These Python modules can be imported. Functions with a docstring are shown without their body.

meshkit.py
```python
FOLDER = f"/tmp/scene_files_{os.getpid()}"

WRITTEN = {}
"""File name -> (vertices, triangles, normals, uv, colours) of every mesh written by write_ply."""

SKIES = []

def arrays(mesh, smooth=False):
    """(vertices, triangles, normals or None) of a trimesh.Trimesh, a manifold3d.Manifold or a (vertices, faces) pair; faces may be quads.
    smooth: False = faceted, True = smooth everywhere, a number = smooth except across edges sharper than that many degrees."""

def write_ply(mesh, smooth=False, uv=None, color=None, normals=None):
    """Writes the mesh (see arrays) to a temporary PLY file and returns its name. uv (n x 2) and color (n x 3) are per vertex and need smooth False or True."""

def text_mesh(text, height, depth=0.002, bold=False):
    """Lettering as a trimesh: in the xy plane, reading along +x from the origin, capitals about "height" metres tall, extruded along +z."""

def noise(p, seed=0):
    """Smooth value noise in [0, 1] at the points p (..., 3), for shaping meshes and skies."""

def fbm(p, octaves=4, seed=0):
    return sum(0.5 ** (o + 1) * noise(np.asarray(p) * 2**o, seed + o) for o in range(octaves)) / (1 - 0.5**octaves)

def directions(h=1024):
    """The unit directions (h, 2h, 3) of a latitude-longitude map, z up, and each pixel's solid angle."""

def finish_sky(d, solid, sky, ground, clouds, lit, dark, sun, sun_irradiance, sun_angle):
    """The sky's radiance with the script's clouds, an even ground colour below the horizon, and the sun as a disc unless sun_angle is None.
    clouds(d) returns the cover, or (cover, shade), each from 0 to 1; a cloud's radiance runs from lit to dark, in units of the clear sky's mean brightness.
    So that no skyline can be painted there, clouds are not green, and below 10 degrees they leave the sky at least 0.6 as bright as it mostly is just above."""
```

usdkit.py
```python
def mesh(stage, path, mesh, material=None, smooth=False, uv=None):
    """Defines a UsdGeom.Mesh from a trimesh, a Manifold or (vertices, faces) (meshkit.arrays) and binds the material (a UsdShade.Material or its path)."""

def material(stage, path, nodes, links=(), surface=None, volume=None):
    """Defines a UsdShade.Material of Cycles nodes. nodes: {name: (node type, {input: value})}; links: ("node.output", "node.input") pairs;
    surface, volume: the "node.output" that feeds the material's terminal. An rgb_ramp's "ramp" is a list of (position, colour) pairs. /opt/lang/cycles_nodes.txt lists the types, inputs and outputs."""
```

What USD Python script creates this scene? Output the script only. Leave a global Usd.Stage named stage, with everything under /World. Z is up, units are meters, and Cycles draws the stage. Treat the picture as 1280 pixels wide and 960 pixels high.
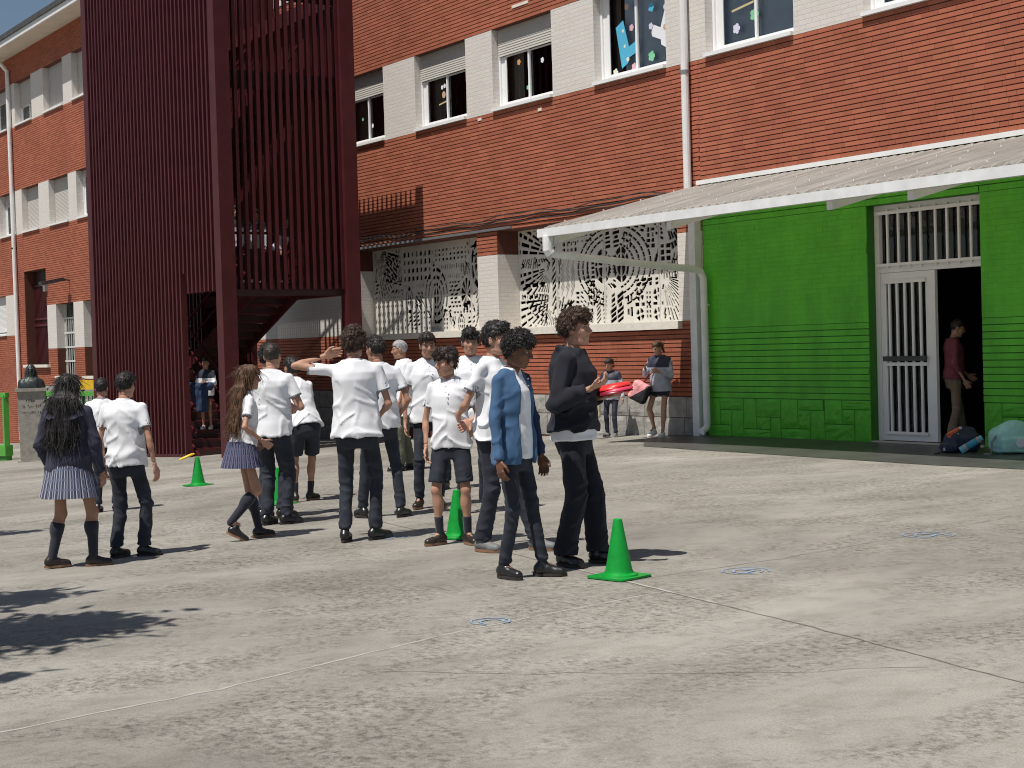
import math, numpy as np, trimesh, usdkit, meshkit
from pxr import Usd, UsdGeom, UsdLux, UsdShade, Gf, Sdf, Vt
from shapely import affinity
from shapely.geometry import Polygon, box as sbox, Point, LineString
from shapely.ops import unary_union

stage = Usd.Stage.CreateInMemory()
UsdGeom.SetStageUpAxis(stage, UsdGeom.Tokens.z)
UsdGeom.SetStageMetersPerUnit(stage, 1.0)
UsdGeom.Xform.Define(stage, '/World')
rng = np.random.default_rng(7)

# ------------------------------------------------------------------ camera
F_PX = 1957.0
ROLL = math.atan(.0286)
FW = np.array([-.833, .5532, 0]); FW /= np.linalg.norm(FW)
RT = np.array([FW[1], -FW[0], 0])
PITCH = math.atan((480 - (469 - .0286 * 1300)) * math.cos(ROLL) / F_PX)
_F = FW * math.cos(PITCH) + np.array([0, 0, -math.sin(PITCH)])
_U = np.cross(RT, _F)
CR = RT * math.cos(ROLL) - _U * math.sin(ROLL)
CU = np.cross(CR, _F)
cam = UsdGeom.Camera.Define(stage, '/World/camera')
cam.CreateHorizontalApertureAttr(36.0)
cam.CreateVerticalApertureAttr(27.0)
cam.CreateFocalLengthAttr(36.0 * F_PX / 1280)
cam.CreateClippingRangeAttr((0.1, 5000))
m4 = Gf.Matrix4d(*CR, 0, *CU, 0, *(-_F), 0, 0, 0, 1.55, 1)
cam.AddTransformOp().Set(m4)
cam.CreateExposureAttr(EXPOSURE := 0.0)

# ------------------------------------------------------------------ sky and sun
LIGHT = np.array([-.25, 1.0, -2.16]); LIGHT /= np.linalg.norm(LIGHT)
SUN_EL, SUN_ROT = math.asin(-LIGHT[2]), math.atan2(-LIGHT[0], -LIGHT[1])
usdkit.material(stage, '/World/Looks/sky', {
    'sky': ('sky_texture', {'sky_type': 'single_scattering', 'sun_disc': False, 'sun_elevation': SUN_EL, 'sun_rotation': SUN_ROT,
                            'altitude': 300.0, 'air_density': 1.0, 'aerosol_density': 1.2}),
    'bg': ('background_shader', {'strength': .064})}, [('sky.color', 'bg.color')], surface='bg.background')
dome = UsdLux.DomeLight.Define(stage, '/World/sky')
UsdShade.MaterialBindingAPI.Apply(dome.GetPrim()).Bind(UsdShade.Material.Get(stage, '/World/Looks/sky'))
dome.GetPrim().SetCustomDataByKey('kind', 'structure')
sun = UsdLux.DistantLight.Define(stage, '/World/sun')
sun.CreateIntensityAttr(1.25); sun.CreateAngleAttr(0.53); sun.CreateNormalizeAttr(True)
sun.CreateColorAttr(Gf.Vec3f(1.0, .955, .89))
zax = -LIGHT; xax = np.cross([0, 0, 1], zax); xax /= np.linalg.norm(xax); yax = np.cross(zax, xax)
sun.AddTransformOp().Set(Gf.Matrix4d(*xax, 0, *yax, 0, *zax, 0, 0, 0, 0, 1))

# ------------------------------------------------------------------ helpers
_names = {}
def path_for(name, parent='/World'):
    key = (parent, name)
    n = _names.get(key, -1) + 1
    _names[key] = n
    return f'{parent}/{name}' if n == 0 else f'{parent}/{name}_{n:03d}'
def P(o):
    return o if isinstance(o, str) else str(o.GetPath())
def tag(prim, label=None, cat=None, group=None, kind=None):
    p = prim.GetPrim() if hasattr(prim, 'GetPrim') else prim
    for k, v in (('label', label), ('category', cat), ('group', group), ('kind', kind)):
        if v: p.SetCustomDataByKey(k, v)
    return p
def thing(name, label, cat, loc=(0, 0, 0), rz=0.0, group=None):
    x = UsdGeom.Xform.Define(stage, path_for(name))
    x.AddTranslateOp().Set(Gf.Vec3d(*map(float, loc)))
    if rz: x.AddRotateZOp().Set(float(rz))
    tag(x, label, cat, group)
    return str(x.GetPath())
def obj(name, mesh, mat, parent='/World', smooth=False, uv=None, label=None, kind=None, cat=None, group=None):
    p = path_for(name, P(parent))
    m = usdkit.mesh(stage, p, mesh, MATS[mat], smooth=smooth, uv=uv)
    tag(m, label, cat, group, kind)
    return p
def dup(src, loc, rz=0.0, label=None, group=None):
    s = stage.GetPrimAtPath(src); was = s.GetCustomData()
    base = src.split('/')[-1]
    if base[-4:-3] == '_' and base[-3:].isdigit(): base = base[:-4]
    x = thing(base, label or was['label'], was['category'], loc, rz, group or was.get('group'))
    pr = stage.GetPrimAtPath(x)
    pr.GetReferences().AddInternalReference(s.GetPath()); pr.SetInstanceable(True)
    return x

BOXF = np.array([[0, 2, 1], [0, 3, 2], [4, 5, 6], [4, 6, 7], [0, 1, 5], [0, 5, 4], [1, 2, 6], [1, 6, 5], [2, 3, 7], [2, 7, 6], [3, 0, 4], [3, 4, 7]])
class MB:
    def __init__(s): s.v, s.f, s.n = [], [], 0
    def add(s, v, f):
        v = np.asarray(v, float); s.v.append(v); s.f.append(np.asarray(f, int) + s.n); s.n += len(v); return s
    def mesh(s, m): return s.add(*meshkit.arrays(m)[:2])
    def box(s, x0, x1, y0, y1, z0, z1):
        return s.add([[x0, y0, z0], [x1, y0, z0], [x1, y1, z0], [x0, y1, z0], [x0, y0, z1], [x1, y0, z1], [x1, y1, z1], [x0, y1, z1]], BOXF)
    def bar(s, a, b, w, h=None, up=(0, 0, 1)):
        a, b = np.asarray(a, float), np.asarray(b, float); h = h or w
        d = b - a; d /= np.linalg.norm(d)
        x = np.cross(d, up)
        if np.linalg.norm(x) < 1e-6: x = np.cross(d, (0, 1, 0))
        x /= np.linalg.norm(x); y = np.cross(x, d)
        c = [p + x * sx * w / 2 + y * sy * h / 2 for p in (a, b) for sx, sy in ((-1, -1), (1, -1), (1, 1), (-1, 1))]
        return s.add(c, BOXF)
    def tube(s, pts, r, n=10):
        pts = [np.asarray(p, float) for p in pts]; rr = r if np.ndim(r) else [r] * len(pts)
        V = []; prev = None
        for i, p in enumerate(pts):
            d = (pts[min(i + 1, len(pts) - 1)] - pts[max(i - 1, 0)]); d /= np.linalg.norm(d)
            x = np.cross(d, (0, 0, 1) if prev is None else prev[1])
            if np.linalg.norm(x) < 1e-4: x = np.cross(d, (0, 1, 0))
            x /= np.linalg.norm(x); y = np.cross(x, d); y /= np.linalg.norm(y)
            if prev is not None and x @ prev[0] < 0: x, y = -x, -y
            prev = (x, np.cross(d, x) * -1)
            t = np.arange(n) * 2 * np.pi / n
            V.append(p + rr[i] * (np.cos(t)[:, None] * x + np.sin(t)[:, None] * y))
        m = len(pts); V = np.vstack(V); f = []
        for i in range(m - 1):
            for j in range(n):
                a, b, c, d = i * n + j, i * n + (j + 1) % n, (i + 1) * n + (j + 1) % n, (i + 1) * n + j
                f += [[a, b, c], [a, c, d]]
        k = len(V); V = np.vstack([V, pts[0], pts[-1]])
        for j in range(n): f += [[k, (j + 1) % n, j], [k + 1, (m - 1) * n + j, (m - 1) * n + (j + 1) % n]]
        return s.add(V, f)
    def poly(s, pg, place, depth):
        """shapely polygon(s) extruded; place maps (u, v, w) arrays to xyz"""
        for g in getattr(pg, 'geoms', [pg]):
            if g.is_empty or g.area < 1e-7 or g.geom_type != 'Polygon': continue
            m = trimesh.creation.extrude_polygon(g, depth, engine='earcut')
            v = np.array(m.vertices); s.add(place(v[:, 0], v[:, 1], v[:, 2]), m.faces)
        return s
    @property
    def m(s): return np.vstack(s.v), np.vstack(s.f)
def facade_place(y0, sgn=1):     # polygon in (x, z), extruded into the building
    return lambda u, v, w: np.stack([u, y0 + sgn * w, v], 1)
def lathe(prof, n=32):
    prof = np.asarray(prof, float); t = np.arange(n) * 2 * np.pi / n
    V = np.stack([np.outer(prof[:, 0], np.cos(t)), np.outer(prof[:, 0], np.sin(t)), np.repeat(prof[:, 1:2], n, 1)], -1).reshape(-1, 3)
    f = []
    for i in range(len(prof) - 1):
        for j in range(n):
            a, b, c, d = i * n + j, i * n + (j + 1) % n, (i + 1) * n + (j + 1) % n, (i + 1) * n + j
            f += [[a, b, c], [a, c, d]]
    return V, np.array(f)
def gz(x, y):
    s = -np.asarray(x, float) - (9 + .64 * np.asarray(y, float))
    return -.04 * np.logaddexp(0, s * 1.2) / 1.2

# ------------------------------------------------------------------ materials
MATS = {}
def srgb(r, g, b):
    return tuple(((c / 255 + .055) / 1.055) ** 2.4 if c > 10 else c / 255 / 12.92 for c in (r, g, b))
def mat(name, col, rough=.7, var=.12, scale=6.0, bump=0.0, bscale=60.0, metal=0.0, spec=.5, stretch=(1, 1, 1), coords='object', trans=0.0, tcol=None, sheen=0.0, island=0.0, col2=None, brand=0.0):
    """one colour with soft noise variation, optional fine bump, per-island and per-object variation"""
    col = np.array(col, float); c2 = np.array(col2, float) if col2 is not None else col * (1 + var)
    N = {'tc': ('texture_coordinate', {}), 'mp': ('mapping', {'scale': stretch}), 'n': ('noise_texture', {'scale': scale, 'detail': 5.0, 'roughness': .6}),
         'r': ('rgb_ramp', {'ramp': [(.3, tuple(col * (1 - var))), (.7, tuple(c2))]}),
         'p': ('principled_bsdf', {'roughness': rough, 'metallic': metal, 'specular_ior_level': spec, 'sheen_weight': sheen})}
    L = [(f'tc.{coords}', 'mp.vector'), ('mp.vector', 'n.vector'), ('n.fac', 'r.fac')]
    out = 'r.color'
    if island:
        N['sx'] = ('separate_xyz', {}); N['fr'] = ('math', {'math_type': 'fraction'})
        N['mr'] = ('map_range', {'from_min': 0.0, 'from_max': 1.0, 'to_min': 1 - island, 'to_max': 1 + island})
        N['hs'] = ('hsv', {'saturation': 1.0, 'value': 1.0, 'fac': 1.0})
        N['mh'] = ('map_range', {'from_min': 0.0, 'from_max': 1.0, 'to_min': .5 - .018 * island, 'to_max': .5 + .03 * island})
        N['ms'] = ('math', {'math_type': 'multiply', 'value2': 7.31}); N['f2'] = ('math', {'math_type': 'fraction'})
        L += [('tc.UV', 'sx.vector'), ('sx.x', 'fr.value1'), ('fr.value', 'mr.value'), ('mr.result', 'hs.value'),
              ('fr.value', 'ms.value1'), ('ms.value', 'f2.value1'), ('f2.value', 'mh.value'), ('mh.result', 'hs.hue'), (out, 'hs.color')]
        out = 'hs.color'
    L.append((out, 'p.base_color'))
    if bump:
        N['bn'] = ('noise_texture', {'scale': bscale, 'detail': 4.0}); N['b'] = ('bump', {'strength': bump, 'distance': .01})
        L += [('mp.vector', 'bn.vector'), ('bn.fac', 'b.height'), ('b.normal', 'p.normal')]
    surf = 'p.BSDF'
    if trans:
        N['tl'] = ('translucent_bsdf', {'color': tcol or tuple(c2)}); N['mx'] = ('mix_closure', {'fac': trans})
        L += [('p.BSDF', 'mx.closure1'), ('tl.BSDF', 'mx.closure2')]; surf = 'mx.closure'
    MATS[name] = usdkit.material(stage, '/World/Looks/' + name, N, L, surface=surf)
mat('red_brick', (.375, .122, .072), rough=.85, var=.12, scale=.6, bump=.25, bscale=90, island=.12, spec=.2)
mat('mortar', (.10, .032, .02), rough=.95, var=.2, scale=9)
mat('white_brick_core', (.66, .61, .55), rough=.8, var=.06, scale=3)
mat('green_brick', (.092, .46, .022), rough=.45, var=.2, scale=2.2, stretch=(1, 1, .35), bump=.22, bscale=40, island=.05, spec=.4)
mat('green_mortar', (.03, .17, .012), rough=.7)
mat('grey_stone', (.30, .29, .265), rough=.9, var=.25, scale=7, bump=.9, bscale=26, island=.12)
mat('green_stone', (.090, .45, .024), rough=.5, var=.12, scale=5, bump=1.0, bscale=22, spec=.4, island=.04)
mat('white_frame', (.80, .80, .79), rough=.35, var=.03)
mat('white_paint', (.74, .74, .72), rough=.45, var=.07, scale=3)
mat('canopy_paint', (.74, .745, .74), rough=.45, var=.10, scale=4)
mat('sill_stone', (.70, .66, .58), rough=.7, var=.10, scale=8)
mat('shutter', (.50, .475, .43), rough=.6, var=.04)
mat('shutter_white', (.68, .67, .64), rough=.6, var=.04)
mat('soffit', (.62, .56, .46), rough=.9, var=.08, scale=2)
mat('roof_edge', (.06, .06, .06), rough=.7, var=.3)
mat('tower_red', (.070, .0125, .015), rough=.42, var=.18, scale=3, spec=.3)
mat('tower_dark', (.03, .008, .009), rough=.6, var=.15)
mat('screen_concrete', (.63, .605, .55), rough=.85, var=.09, scale=5, bump=.3, bscale=50)
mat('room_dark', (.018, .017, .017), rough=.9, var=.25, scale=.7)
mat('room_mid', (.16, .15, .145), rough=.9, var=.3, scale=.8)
mat('curtain', (.42, .37, .28), rough=.9, stretch=(14, 1, .4))
mat('dark_metal', (.04, .04, .04), rough=.5)
mat('grey_metal', (.33, .34, .35), rough=.4, metal=.6)
mat('grille_white', (.60, .60, .56), rough=.5)
mat('canopy_sheet', (.42, .40, .385), rough=.5, var=.36, scale=2.2, stretch=(4, .35, .35), bump=.1, bscale=20, trans=.52, tcol=(.86, .82, .77))
mat('cone_green', (.004, .28, .035), rough=.42, var=.20, scale=9, spec=.4, bump=.1, bscale=40)
mat('yellow_plastic', (.75, .50, .03), rough=.4)
mat('yellow_sign', (.72, .43, .02), rough=.5)
mat('red_plastic', (.68, .035, .03), rough=.35)
mat('pink_plastic', (.62, .05, .10), rough=.35)
mat('maroon_plastic', (.20, .012, .03), rough=.35)
mat('rail_green', (.10, .36, .055), rough=.45, var=.1)
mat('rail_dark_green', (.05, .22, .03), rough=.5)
mat('plinth_stone', (.30, .285, .25), rough=.9, var=.22, scale=9, bump=.5, bscale=50)
mat('bronze', (.045, .055, .052), rough=.45, var=.35, scale=14, metal=.5, bump=.2, bscale=60)
mat('letter_dark', (.05, .045, .04), rough=.8)
mat('joint_dark', (.19, .175, .15), rough=.95, var=.3, scale=12)
mat('joint_pale', (.40, .385, .35), rough=.95, var=.2, scale=10)
mat('chalk_blue', (.24, .32, .42), rough=.95, var=.25, scale=30)
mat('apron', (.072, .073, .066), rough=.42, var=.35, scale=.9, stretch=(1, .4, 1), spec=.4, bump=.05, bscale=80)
mat('threshold', (.50, .49, .42), rough=.7)
mat('floor_in', (.20, .19, .17), rough=.5)
mat('leaf', (.06, .11, .03), rough=.6, trans=.3, island=.3)
mat('bark', (.12, .09, .06), rough=.95, bump=.6, bscale=30)
for nm, c in dict(st_white=(.75, .76, .80), st_pink=(.70, .42, .46), st_green=(.20, .55, .30), st_blue=(.08, .42, .62), st_lilac=(.62, .60, .74), st_yellow=(.70, .58, .28),
                  st_cream=(.68, .70, .60), st_tan=(.58, .38, .24), st_orange=(.62, .30, .12), st_black=(.02, .02, .02), st_sand=(.55, .45, .25)).items():
    mat(nm, c, rough=.7, var=.03)
# people
mat('skin_light', (.44, .24, .165), rough=.5, var=.07, scale=14, spec=.35)
mat('skin_tan', (.36, .19, .125), rough=.5, var=.07, scale=14, spec=.35)
mat('skin_dark', (.15, .068, .040), rough=.48, var=.08, scale=14, spec=.4)
mat('hair_black', (.012, .009, .008), rough=.52, var=.3, scale=30, stretch=(1, 1, .3), bump=.5, bscale=150)
mat('hair_brown', (.055, .028, .016), rough=.52, var=.35, scale=30, stretch=(1, 1, .3), bump=.5, bscale=150)
mat('hair_dark_brown', (.026, .015, .010), rough=.52, var=.35, scale=30, stretch=(1, 1, .3), bump=.5, bscale=150)
mat('hair_chestnut', (.105, .050, .024), rough=.4, var=.4, scale=40, stretch=(2, 2, .15), bump=.7, bscale=150)
mat('hair_grey', (.30, .30, .30), rough=.5, var=.45, scale=40, stretch=(1, 1, .3), bump=.7, bscale=150)
mat('polo_white', (.76, .77, .80), rough=.85, var=.03, scale=5, bump=.12, bscale=350, sheen=.15)
mat('polo_trim', (.24, .245, .28), rough=.85)
mat('navy_cloth', (.020, .025, .042), rough=.85, var=.25, scale=7, bump=.15, bscale=300, sheen=.04)
mat('navy_trouser', (.013, .017, .029), rough=.8, var=.3, scale=5, bump=.15, bscale=300, sheen=.04)
mat('navy_hoodie', (.008, .009, .017), rough=.9, var=.3, scale=6, bump=.2, bscale=260, sheen=.02)
mat('sweater_navy', (.026, .026, .048), rough=.9, var=.15, scale=6, bump=.2, bscale=300, sheen=.05)
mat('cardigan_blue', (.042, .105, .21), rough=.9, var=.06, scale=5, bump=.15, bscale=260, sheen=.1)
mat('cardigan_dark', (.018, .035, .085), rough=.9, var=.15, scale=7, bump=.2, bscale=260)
mat('khaki_green', (.115, .12, .085), rough=.85, var=.2, scale=5)
mat('khaki_tan', (.20, .15, .095), rough=.85, var=.2, scale=5)
mat('maroon_cloth', (.16, .035, .05), rough=.9, var=.2, scale=5)
mat('track_grey', (.40, .42, .48), rough=.55, var=.2, scale=9)
mat('track_navy', (.025, .027, .05), rough=.6, var=.2)
mat('track_lilac', (.62, .55, .66), rough=.6, var=.12)
mat('sock_navy', (.014, .016, .028), rough=.9, sheen=.2)
mat('shoe_black', (.014, .013, .013), rough=.32, var=.3, spec=.6)
mat('shoe_brown', (.024, .017, .014), rough=.4, var=.3)
mat('shoe_white', (.66, .66, .64), rough=.55)
mat('shoe_grey', (.15, .155, .16), rough=.6)
mat('sole_dark', (.035, .028, .024), rough=.8)
mat('sole_tan', (.24, .13, .075), rough=.8)
mat('sole_white', (.62, .60, .58), rough=.7)
mat('eye_white', (.24, .21, .20), rough=.25)
mat('iris', (.02, .012, .008), rough=.2)
mat('lips', (.34, .12, .10), rough=.45)
mat('bag_navy', (.022, .028, .062), rough=.6, var=.3, scale=10, bump=.3, bscale=60)
mat('bag_mint', (.36, .68, .62), rough=.6, var=.12, scale=6, bump=.3, bscale=30)
mat('bag_strap', (.20, .21, .22), rough=.7)
mat('bag_pink', (.80, .33, .34), rough=.6, var=.2, scale=14)
mat('bag_white', (.72, .66, .62), rough=.7, var=.15, scale=12)
mat('bag_black', (.015, .014, .018), rough=.6)
mat('bag_cream', (.62, .58, .42), rough=.7)
mat('bottle_blue', (.03, .30, .42), rough=.3, spec=.6)
mat('bottle_band', (.52, .36, .34), rough=.4)
mat('bottle_light', (.15, .48, .58), rough=.3)
mat('orange_cloth', (.70, .16, .06), rough=.8)
# plaid skirts: UV u runs round, v runs down
def plaid(name, base, line, line2):
    N = {'tc': ('texture_coordinate', {}), 'sx': ('separate_xyz', {}),
         'mu': ('math', {'math_type': 'multiply', 'value2': 56.0}), 'fu': ('math', {'math_type': 'fraction'}), 'lu': ('math', {'math_type': 'less_than', 'value2': .24}),
         'mv': ('math', {'math_type': 'multiply', 'value2': 4.0}), 'fv': ('math', {'math_type': 'fraction'}), 'lv': ('math', {'math_type': 'less_than', 'value2': .16}),
         'm1': ('mix_color', {'a': base, 'b': line}), 'm2': ('mix_color', {'b': line2}), 'p': ('principled_bsdf', {'roughness': .85})}
    L = [('tc.UV', 'sx.vector'), ('sx.x', 'mu.value1'), ('mu.value', 'fu.value1'), ('fu.value', 'lu.value1'), ('sx.y', 'mv.value1'), ('mv.value', 'fv.value1'), ('fv.value', 'lv.value1'),
         ('lu.value', 'm1.fac'), ('m1.result', 'm2.a'), ('lv.value', 'm2.fac'), ('m2.result', 'p.base_color')]
    MATS[name] = usdkit.material(stage, '/World/Looks/' + name, N, L, surface='p.BSDF')
plaid('plaid_grey', (.055, .065, .11), (.42, .42, .48), (.13, .15, .22))
plaid('plaid_navy', (.030, .036, .085), (.20, .20, .28), (.09, .08, .15))
# white painted brick: thin flush joints on far-off wall bands
MATS['white_brick'] = usdkit.material(stage, '/World/Looks/white_brick', {
    'g': ('geometry', {}), 'sx': ('separate_xyz', {}), 'cx': ('combine_xyz', {}), 'ax': ('math', {'math_type': 'add'}),
    'b': ('brick_texture', {'color1': (.70, .655, .605), 'color2': (.74, .695, .645), 'mortar': (.63, .585, .53), 'scale': 1.0, 'brick_width': .30, 'row_height': .076, 'mortar_size': .006, 'mortar_smooth': .3}),
    'n': ('noise_texture', {'scale': 22.0, 'detail': 5.0}), 'mx': ('mix_color', {'blend_type': 'multiply', 'fac': .22}), 'hh': ('math', {'math_type': 'multiply_add', 'value2': -.5}),
    'bp': ('bump', {'strength': .4, 'distance': .008}), 'p': ('principled_bsdf', {'roughness': .8})},
    [('g.position', 'sx.vector'), ('sx.x', 'ax.value1'), ('sx.y', 'ax.value2'), ('ax.value', 'cx.x'), ('sx.z', 'cx.y'), ('cx.vector', 'b.vector'), ('g.position', 'n.vector'),
     ('b.color', 'mx.a'), ('n.color', 'mx.b'), ('mx.result', 'p.base_color'), ('b.fac', 'hh.value1'), ('n.fac', 'hh.value3'), ('hh.value', 'bp.height'), ('bp.normal', 'p.normal')], surface='p.BSDF')
# window glass
MATS['glass'] = usdkit.material(stage, '/World/Looks/glass', {
    't': ('transparent_bsdf', {'color': (.78, .82, .84)}), 'g': ('glossy_bsdf', {'color': (.9, .93, .95), 'roughness': .02}), 'f': ('fresnel', {'IOR': 1.7}), 'm': ('mix_closure', {})},
    [('f.fac', 'm.fac'), ('t.BSDF', 'm.closure1'), ('g.BSDF', 'm.closure2')], surface='m.closure')
# yard concrete: trowelled pale patches, worn dark aggregate, stains and streaks
MATS['yard'] = usdkit.material(stage, '/World/Looks/yard', {
    'g': ('geometry', {}), 'mp': ('mapping', {'scale': (1, .6, 1), 'rotation': (0, 0, .35)}),
    'big': ('noise_texture', {'scale': .33, 'detail': 9.0, 'roughness': .64, 'distortion': .7}), 'rb': ('rgb_ramp', {'ramp': [(.34, (.205, .192, .168)), (.46, (.262, .246, .217)), (.56, (.310, .292, .259)), (.68, (.368, .348, .310))]}),
    'med': ('noise_texture', {'scale': .85, 'detail': 10.0, 'roughness': .70, 'distortion': 1.0}), 'rm': ('rgb_ramp', {'ramp': [(.44, (0, 0, 0)), (.58, (1, 1, 1))]}),
    'grit': ('noise_texture', {'scale': 19.0, 'detail': 7.0, 'roughness': .8}), 'rg': ('rgb_ramp', {'ramp': [(.38, (.36, .355, .35)), (.47, (.78, .775, .76)), (.54, (1, 1, 1)), (.66, (1.22, 1.22, 1.2))]}),
    'fine': ('noise_texture', {'scale': 95.0, 'detail': 4.0, 'roughness': .7}), 'rf': ('rgb_ramp', {'ramp': [(.32, (.74, .74, .74)), (.68, (1.2, 1.2, 1.2))]}),
    'mid': ('noise_texture', {'scale': 4.5, 'detail': 7.0, 'roughness': .7, 'distortion': .5}), 'rd': ('rgb_ramp', {'ramp': [(.36, (.86, .85, .83)), (.5, (1, 1, 1)), (.66, (1.08, 1.08, 1.07))]}),
    'spot': ('voronoi_texture', {'scale': 1.3, 'randomness': 1.0}), 'rs': ('rgb_ramp', {'ramp': [(.0, (.55, .53, .50)), (.035, (.75, .74, .72)), (.06, (1, 1, 1))]}),
    'one': ('mix_color', {'a': (1, 1, 1)}), 'x1': ('mix_color', {'blend_type': 'multiply', 'fac': 1.0}), 'x2': ('mix_color', {'blend_type': 'multiply', 'fac': .9}), 'x3': ('mix_color', {'blend_type': 'multiply', 'fac': .6}), 'x4': ('mix_color', {'blend_type': 'multiply', 'fac': 1.0}),
    'inv': ('math', {'math_type': 'subtract', 'value1': 1.0}),
    'hm': ('math', {'math_type': 'multiply'}), 'ha': ('math', {'math_type': 'multiply_add', 'value2': .5}), 'b': ('bump', {'strength': .5, 'distance': .012}), 'p': ('principled_bsdf', {'roughness': .85, 'specular_ior_level': .25})},
    [('g.position', 'mp.vector'), ('mp.vector', 'big.vector'), ('mp.vector', 'med.vector'), ('g.position', 'grit.vector'), ('g.position', 'fine.vector'), ('g.position', 'spot.vector'), ('mp.vector', 'mid.vector'), ('mid.fac', 'rd.fac'),
     ('big.fac', 'rb.fac'), ('med.fac', 'rm.fac'), ('grit.fac', 'rg.fac'), ('fine.fac', 'rf.fac'), ('spot.distance', 'rs.fac'), ('rm.color', 'inv.value2'), ('inv.value', 'one.fac'), ('rg.color', 'one.b'),
     ('rb.color', 'x1.a'), ('one.result', 'x1.b'), ('x1.result', 'x2.a'), ('rf.color', 'x2.b'), ('x2.result', 'x3.a'), ('rs.color', 'x3.b'), ('x3.result', 'x4.a'), ('rd.color', 'x4.b'), ('x4.result', 'p.base_color'),
     ('grit.fac', 'hm.value1'), ('inv.value', 'hm.value2'), ('fine.fac', 'ha.value1'), ('hm.value', 'ha.value3'), ('ha.value', 'b.height'), ('b.normal', 'p.normal')], surface='p.BSDF')
mat('blind_grey', (.74, .76, .79), rough=.8, var=.06)
# ------------------------------------------------------------------ ground
gx = np.concatenate([np.linspace(-220, -70, 16)[:-1], np.linspace(-70, 12, 165), np.linspace(12, 120, 12)[1:]])
gy = np.concatenate([np.linspace(-160, -14, 14)[:-1], np.linspace(-14, 17.1, 63), np.linspace(17.1, 160, 12)[1:]])
X, Y = np.meshgrid(gx, gy, indexing='ij'); nx, ny = X.shape
Z = gz(X, np.minimum(Y, 17.0)); Z = np.where(Y > 17.05, np.minimum(Z, -.03), Z)
ii, jj = np.meshgrid(np.arange(nx - 1), np.arange(ny - 1), indexing='ij'); a = (ii * ny + jj).ravel()
obj('yard', (np.stack([X, Y, Z], -1).reshape(-1, 3), np.stack([a, a + ny, a + ny + 1, a + 1], 1)), 'yard', smooth=True, kind='structure')
def ground_strip(pts, w, h=.004, jit=.0, seed=0, step=.12):
    r = np.random.default_rng(seed); pts = np.array(pts, float); out = []
    for p, q in zip(pts[:-1], pts[1:]):
        n = max(2, int(np.linalg.norm(q - p) / step)); out += [p + (q - p) * t for t in np.linspace(0, 1, n, endpoint=False)]
    out.append(pts[-1]); out = np.array(out); d = np.gradient(out, axis=0); d /= np.linalg.norm(d, axis=1)[:, None]
    nrm = np.stack([-d[:, 1], d[:, 0]], 1); off = r.normal(0, jit, len(out))[:, None]; ww = (w / 2 * (1 + r.uniform(-.5, .5, len(out))))[:, None]
    A, B = out + nrm * (off + ww), out + nrm * (off - ww)
    V = np.vstack([A, B]); V = np.c_[V, gz(V[:, 0], V[:, 1]) + h]; n = len(out); i = np.arange(n - 1)
    return V, np.vstack([np.stack([i, n + i, n + i + 1], 1), np.stack([i, n + i + 1, i + 1], 1)])
JA, JB = (-14.2, 7.05), (-3.0, 5.38)
obj('slab_joint', ground_strip([JA, (-8.04, 6.17), (-6.18, 5.93), JB], .011, .0025, .006, 1), 'joint_dark', kind='structure')
obj('slab_joint_edge', ground_strip([(-8.9, 6.31), (-8.04, 6.185), (-7.0, 6.05)], .020, .0015, .006, 2), 'joint_pale', kind='structure')
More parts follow.
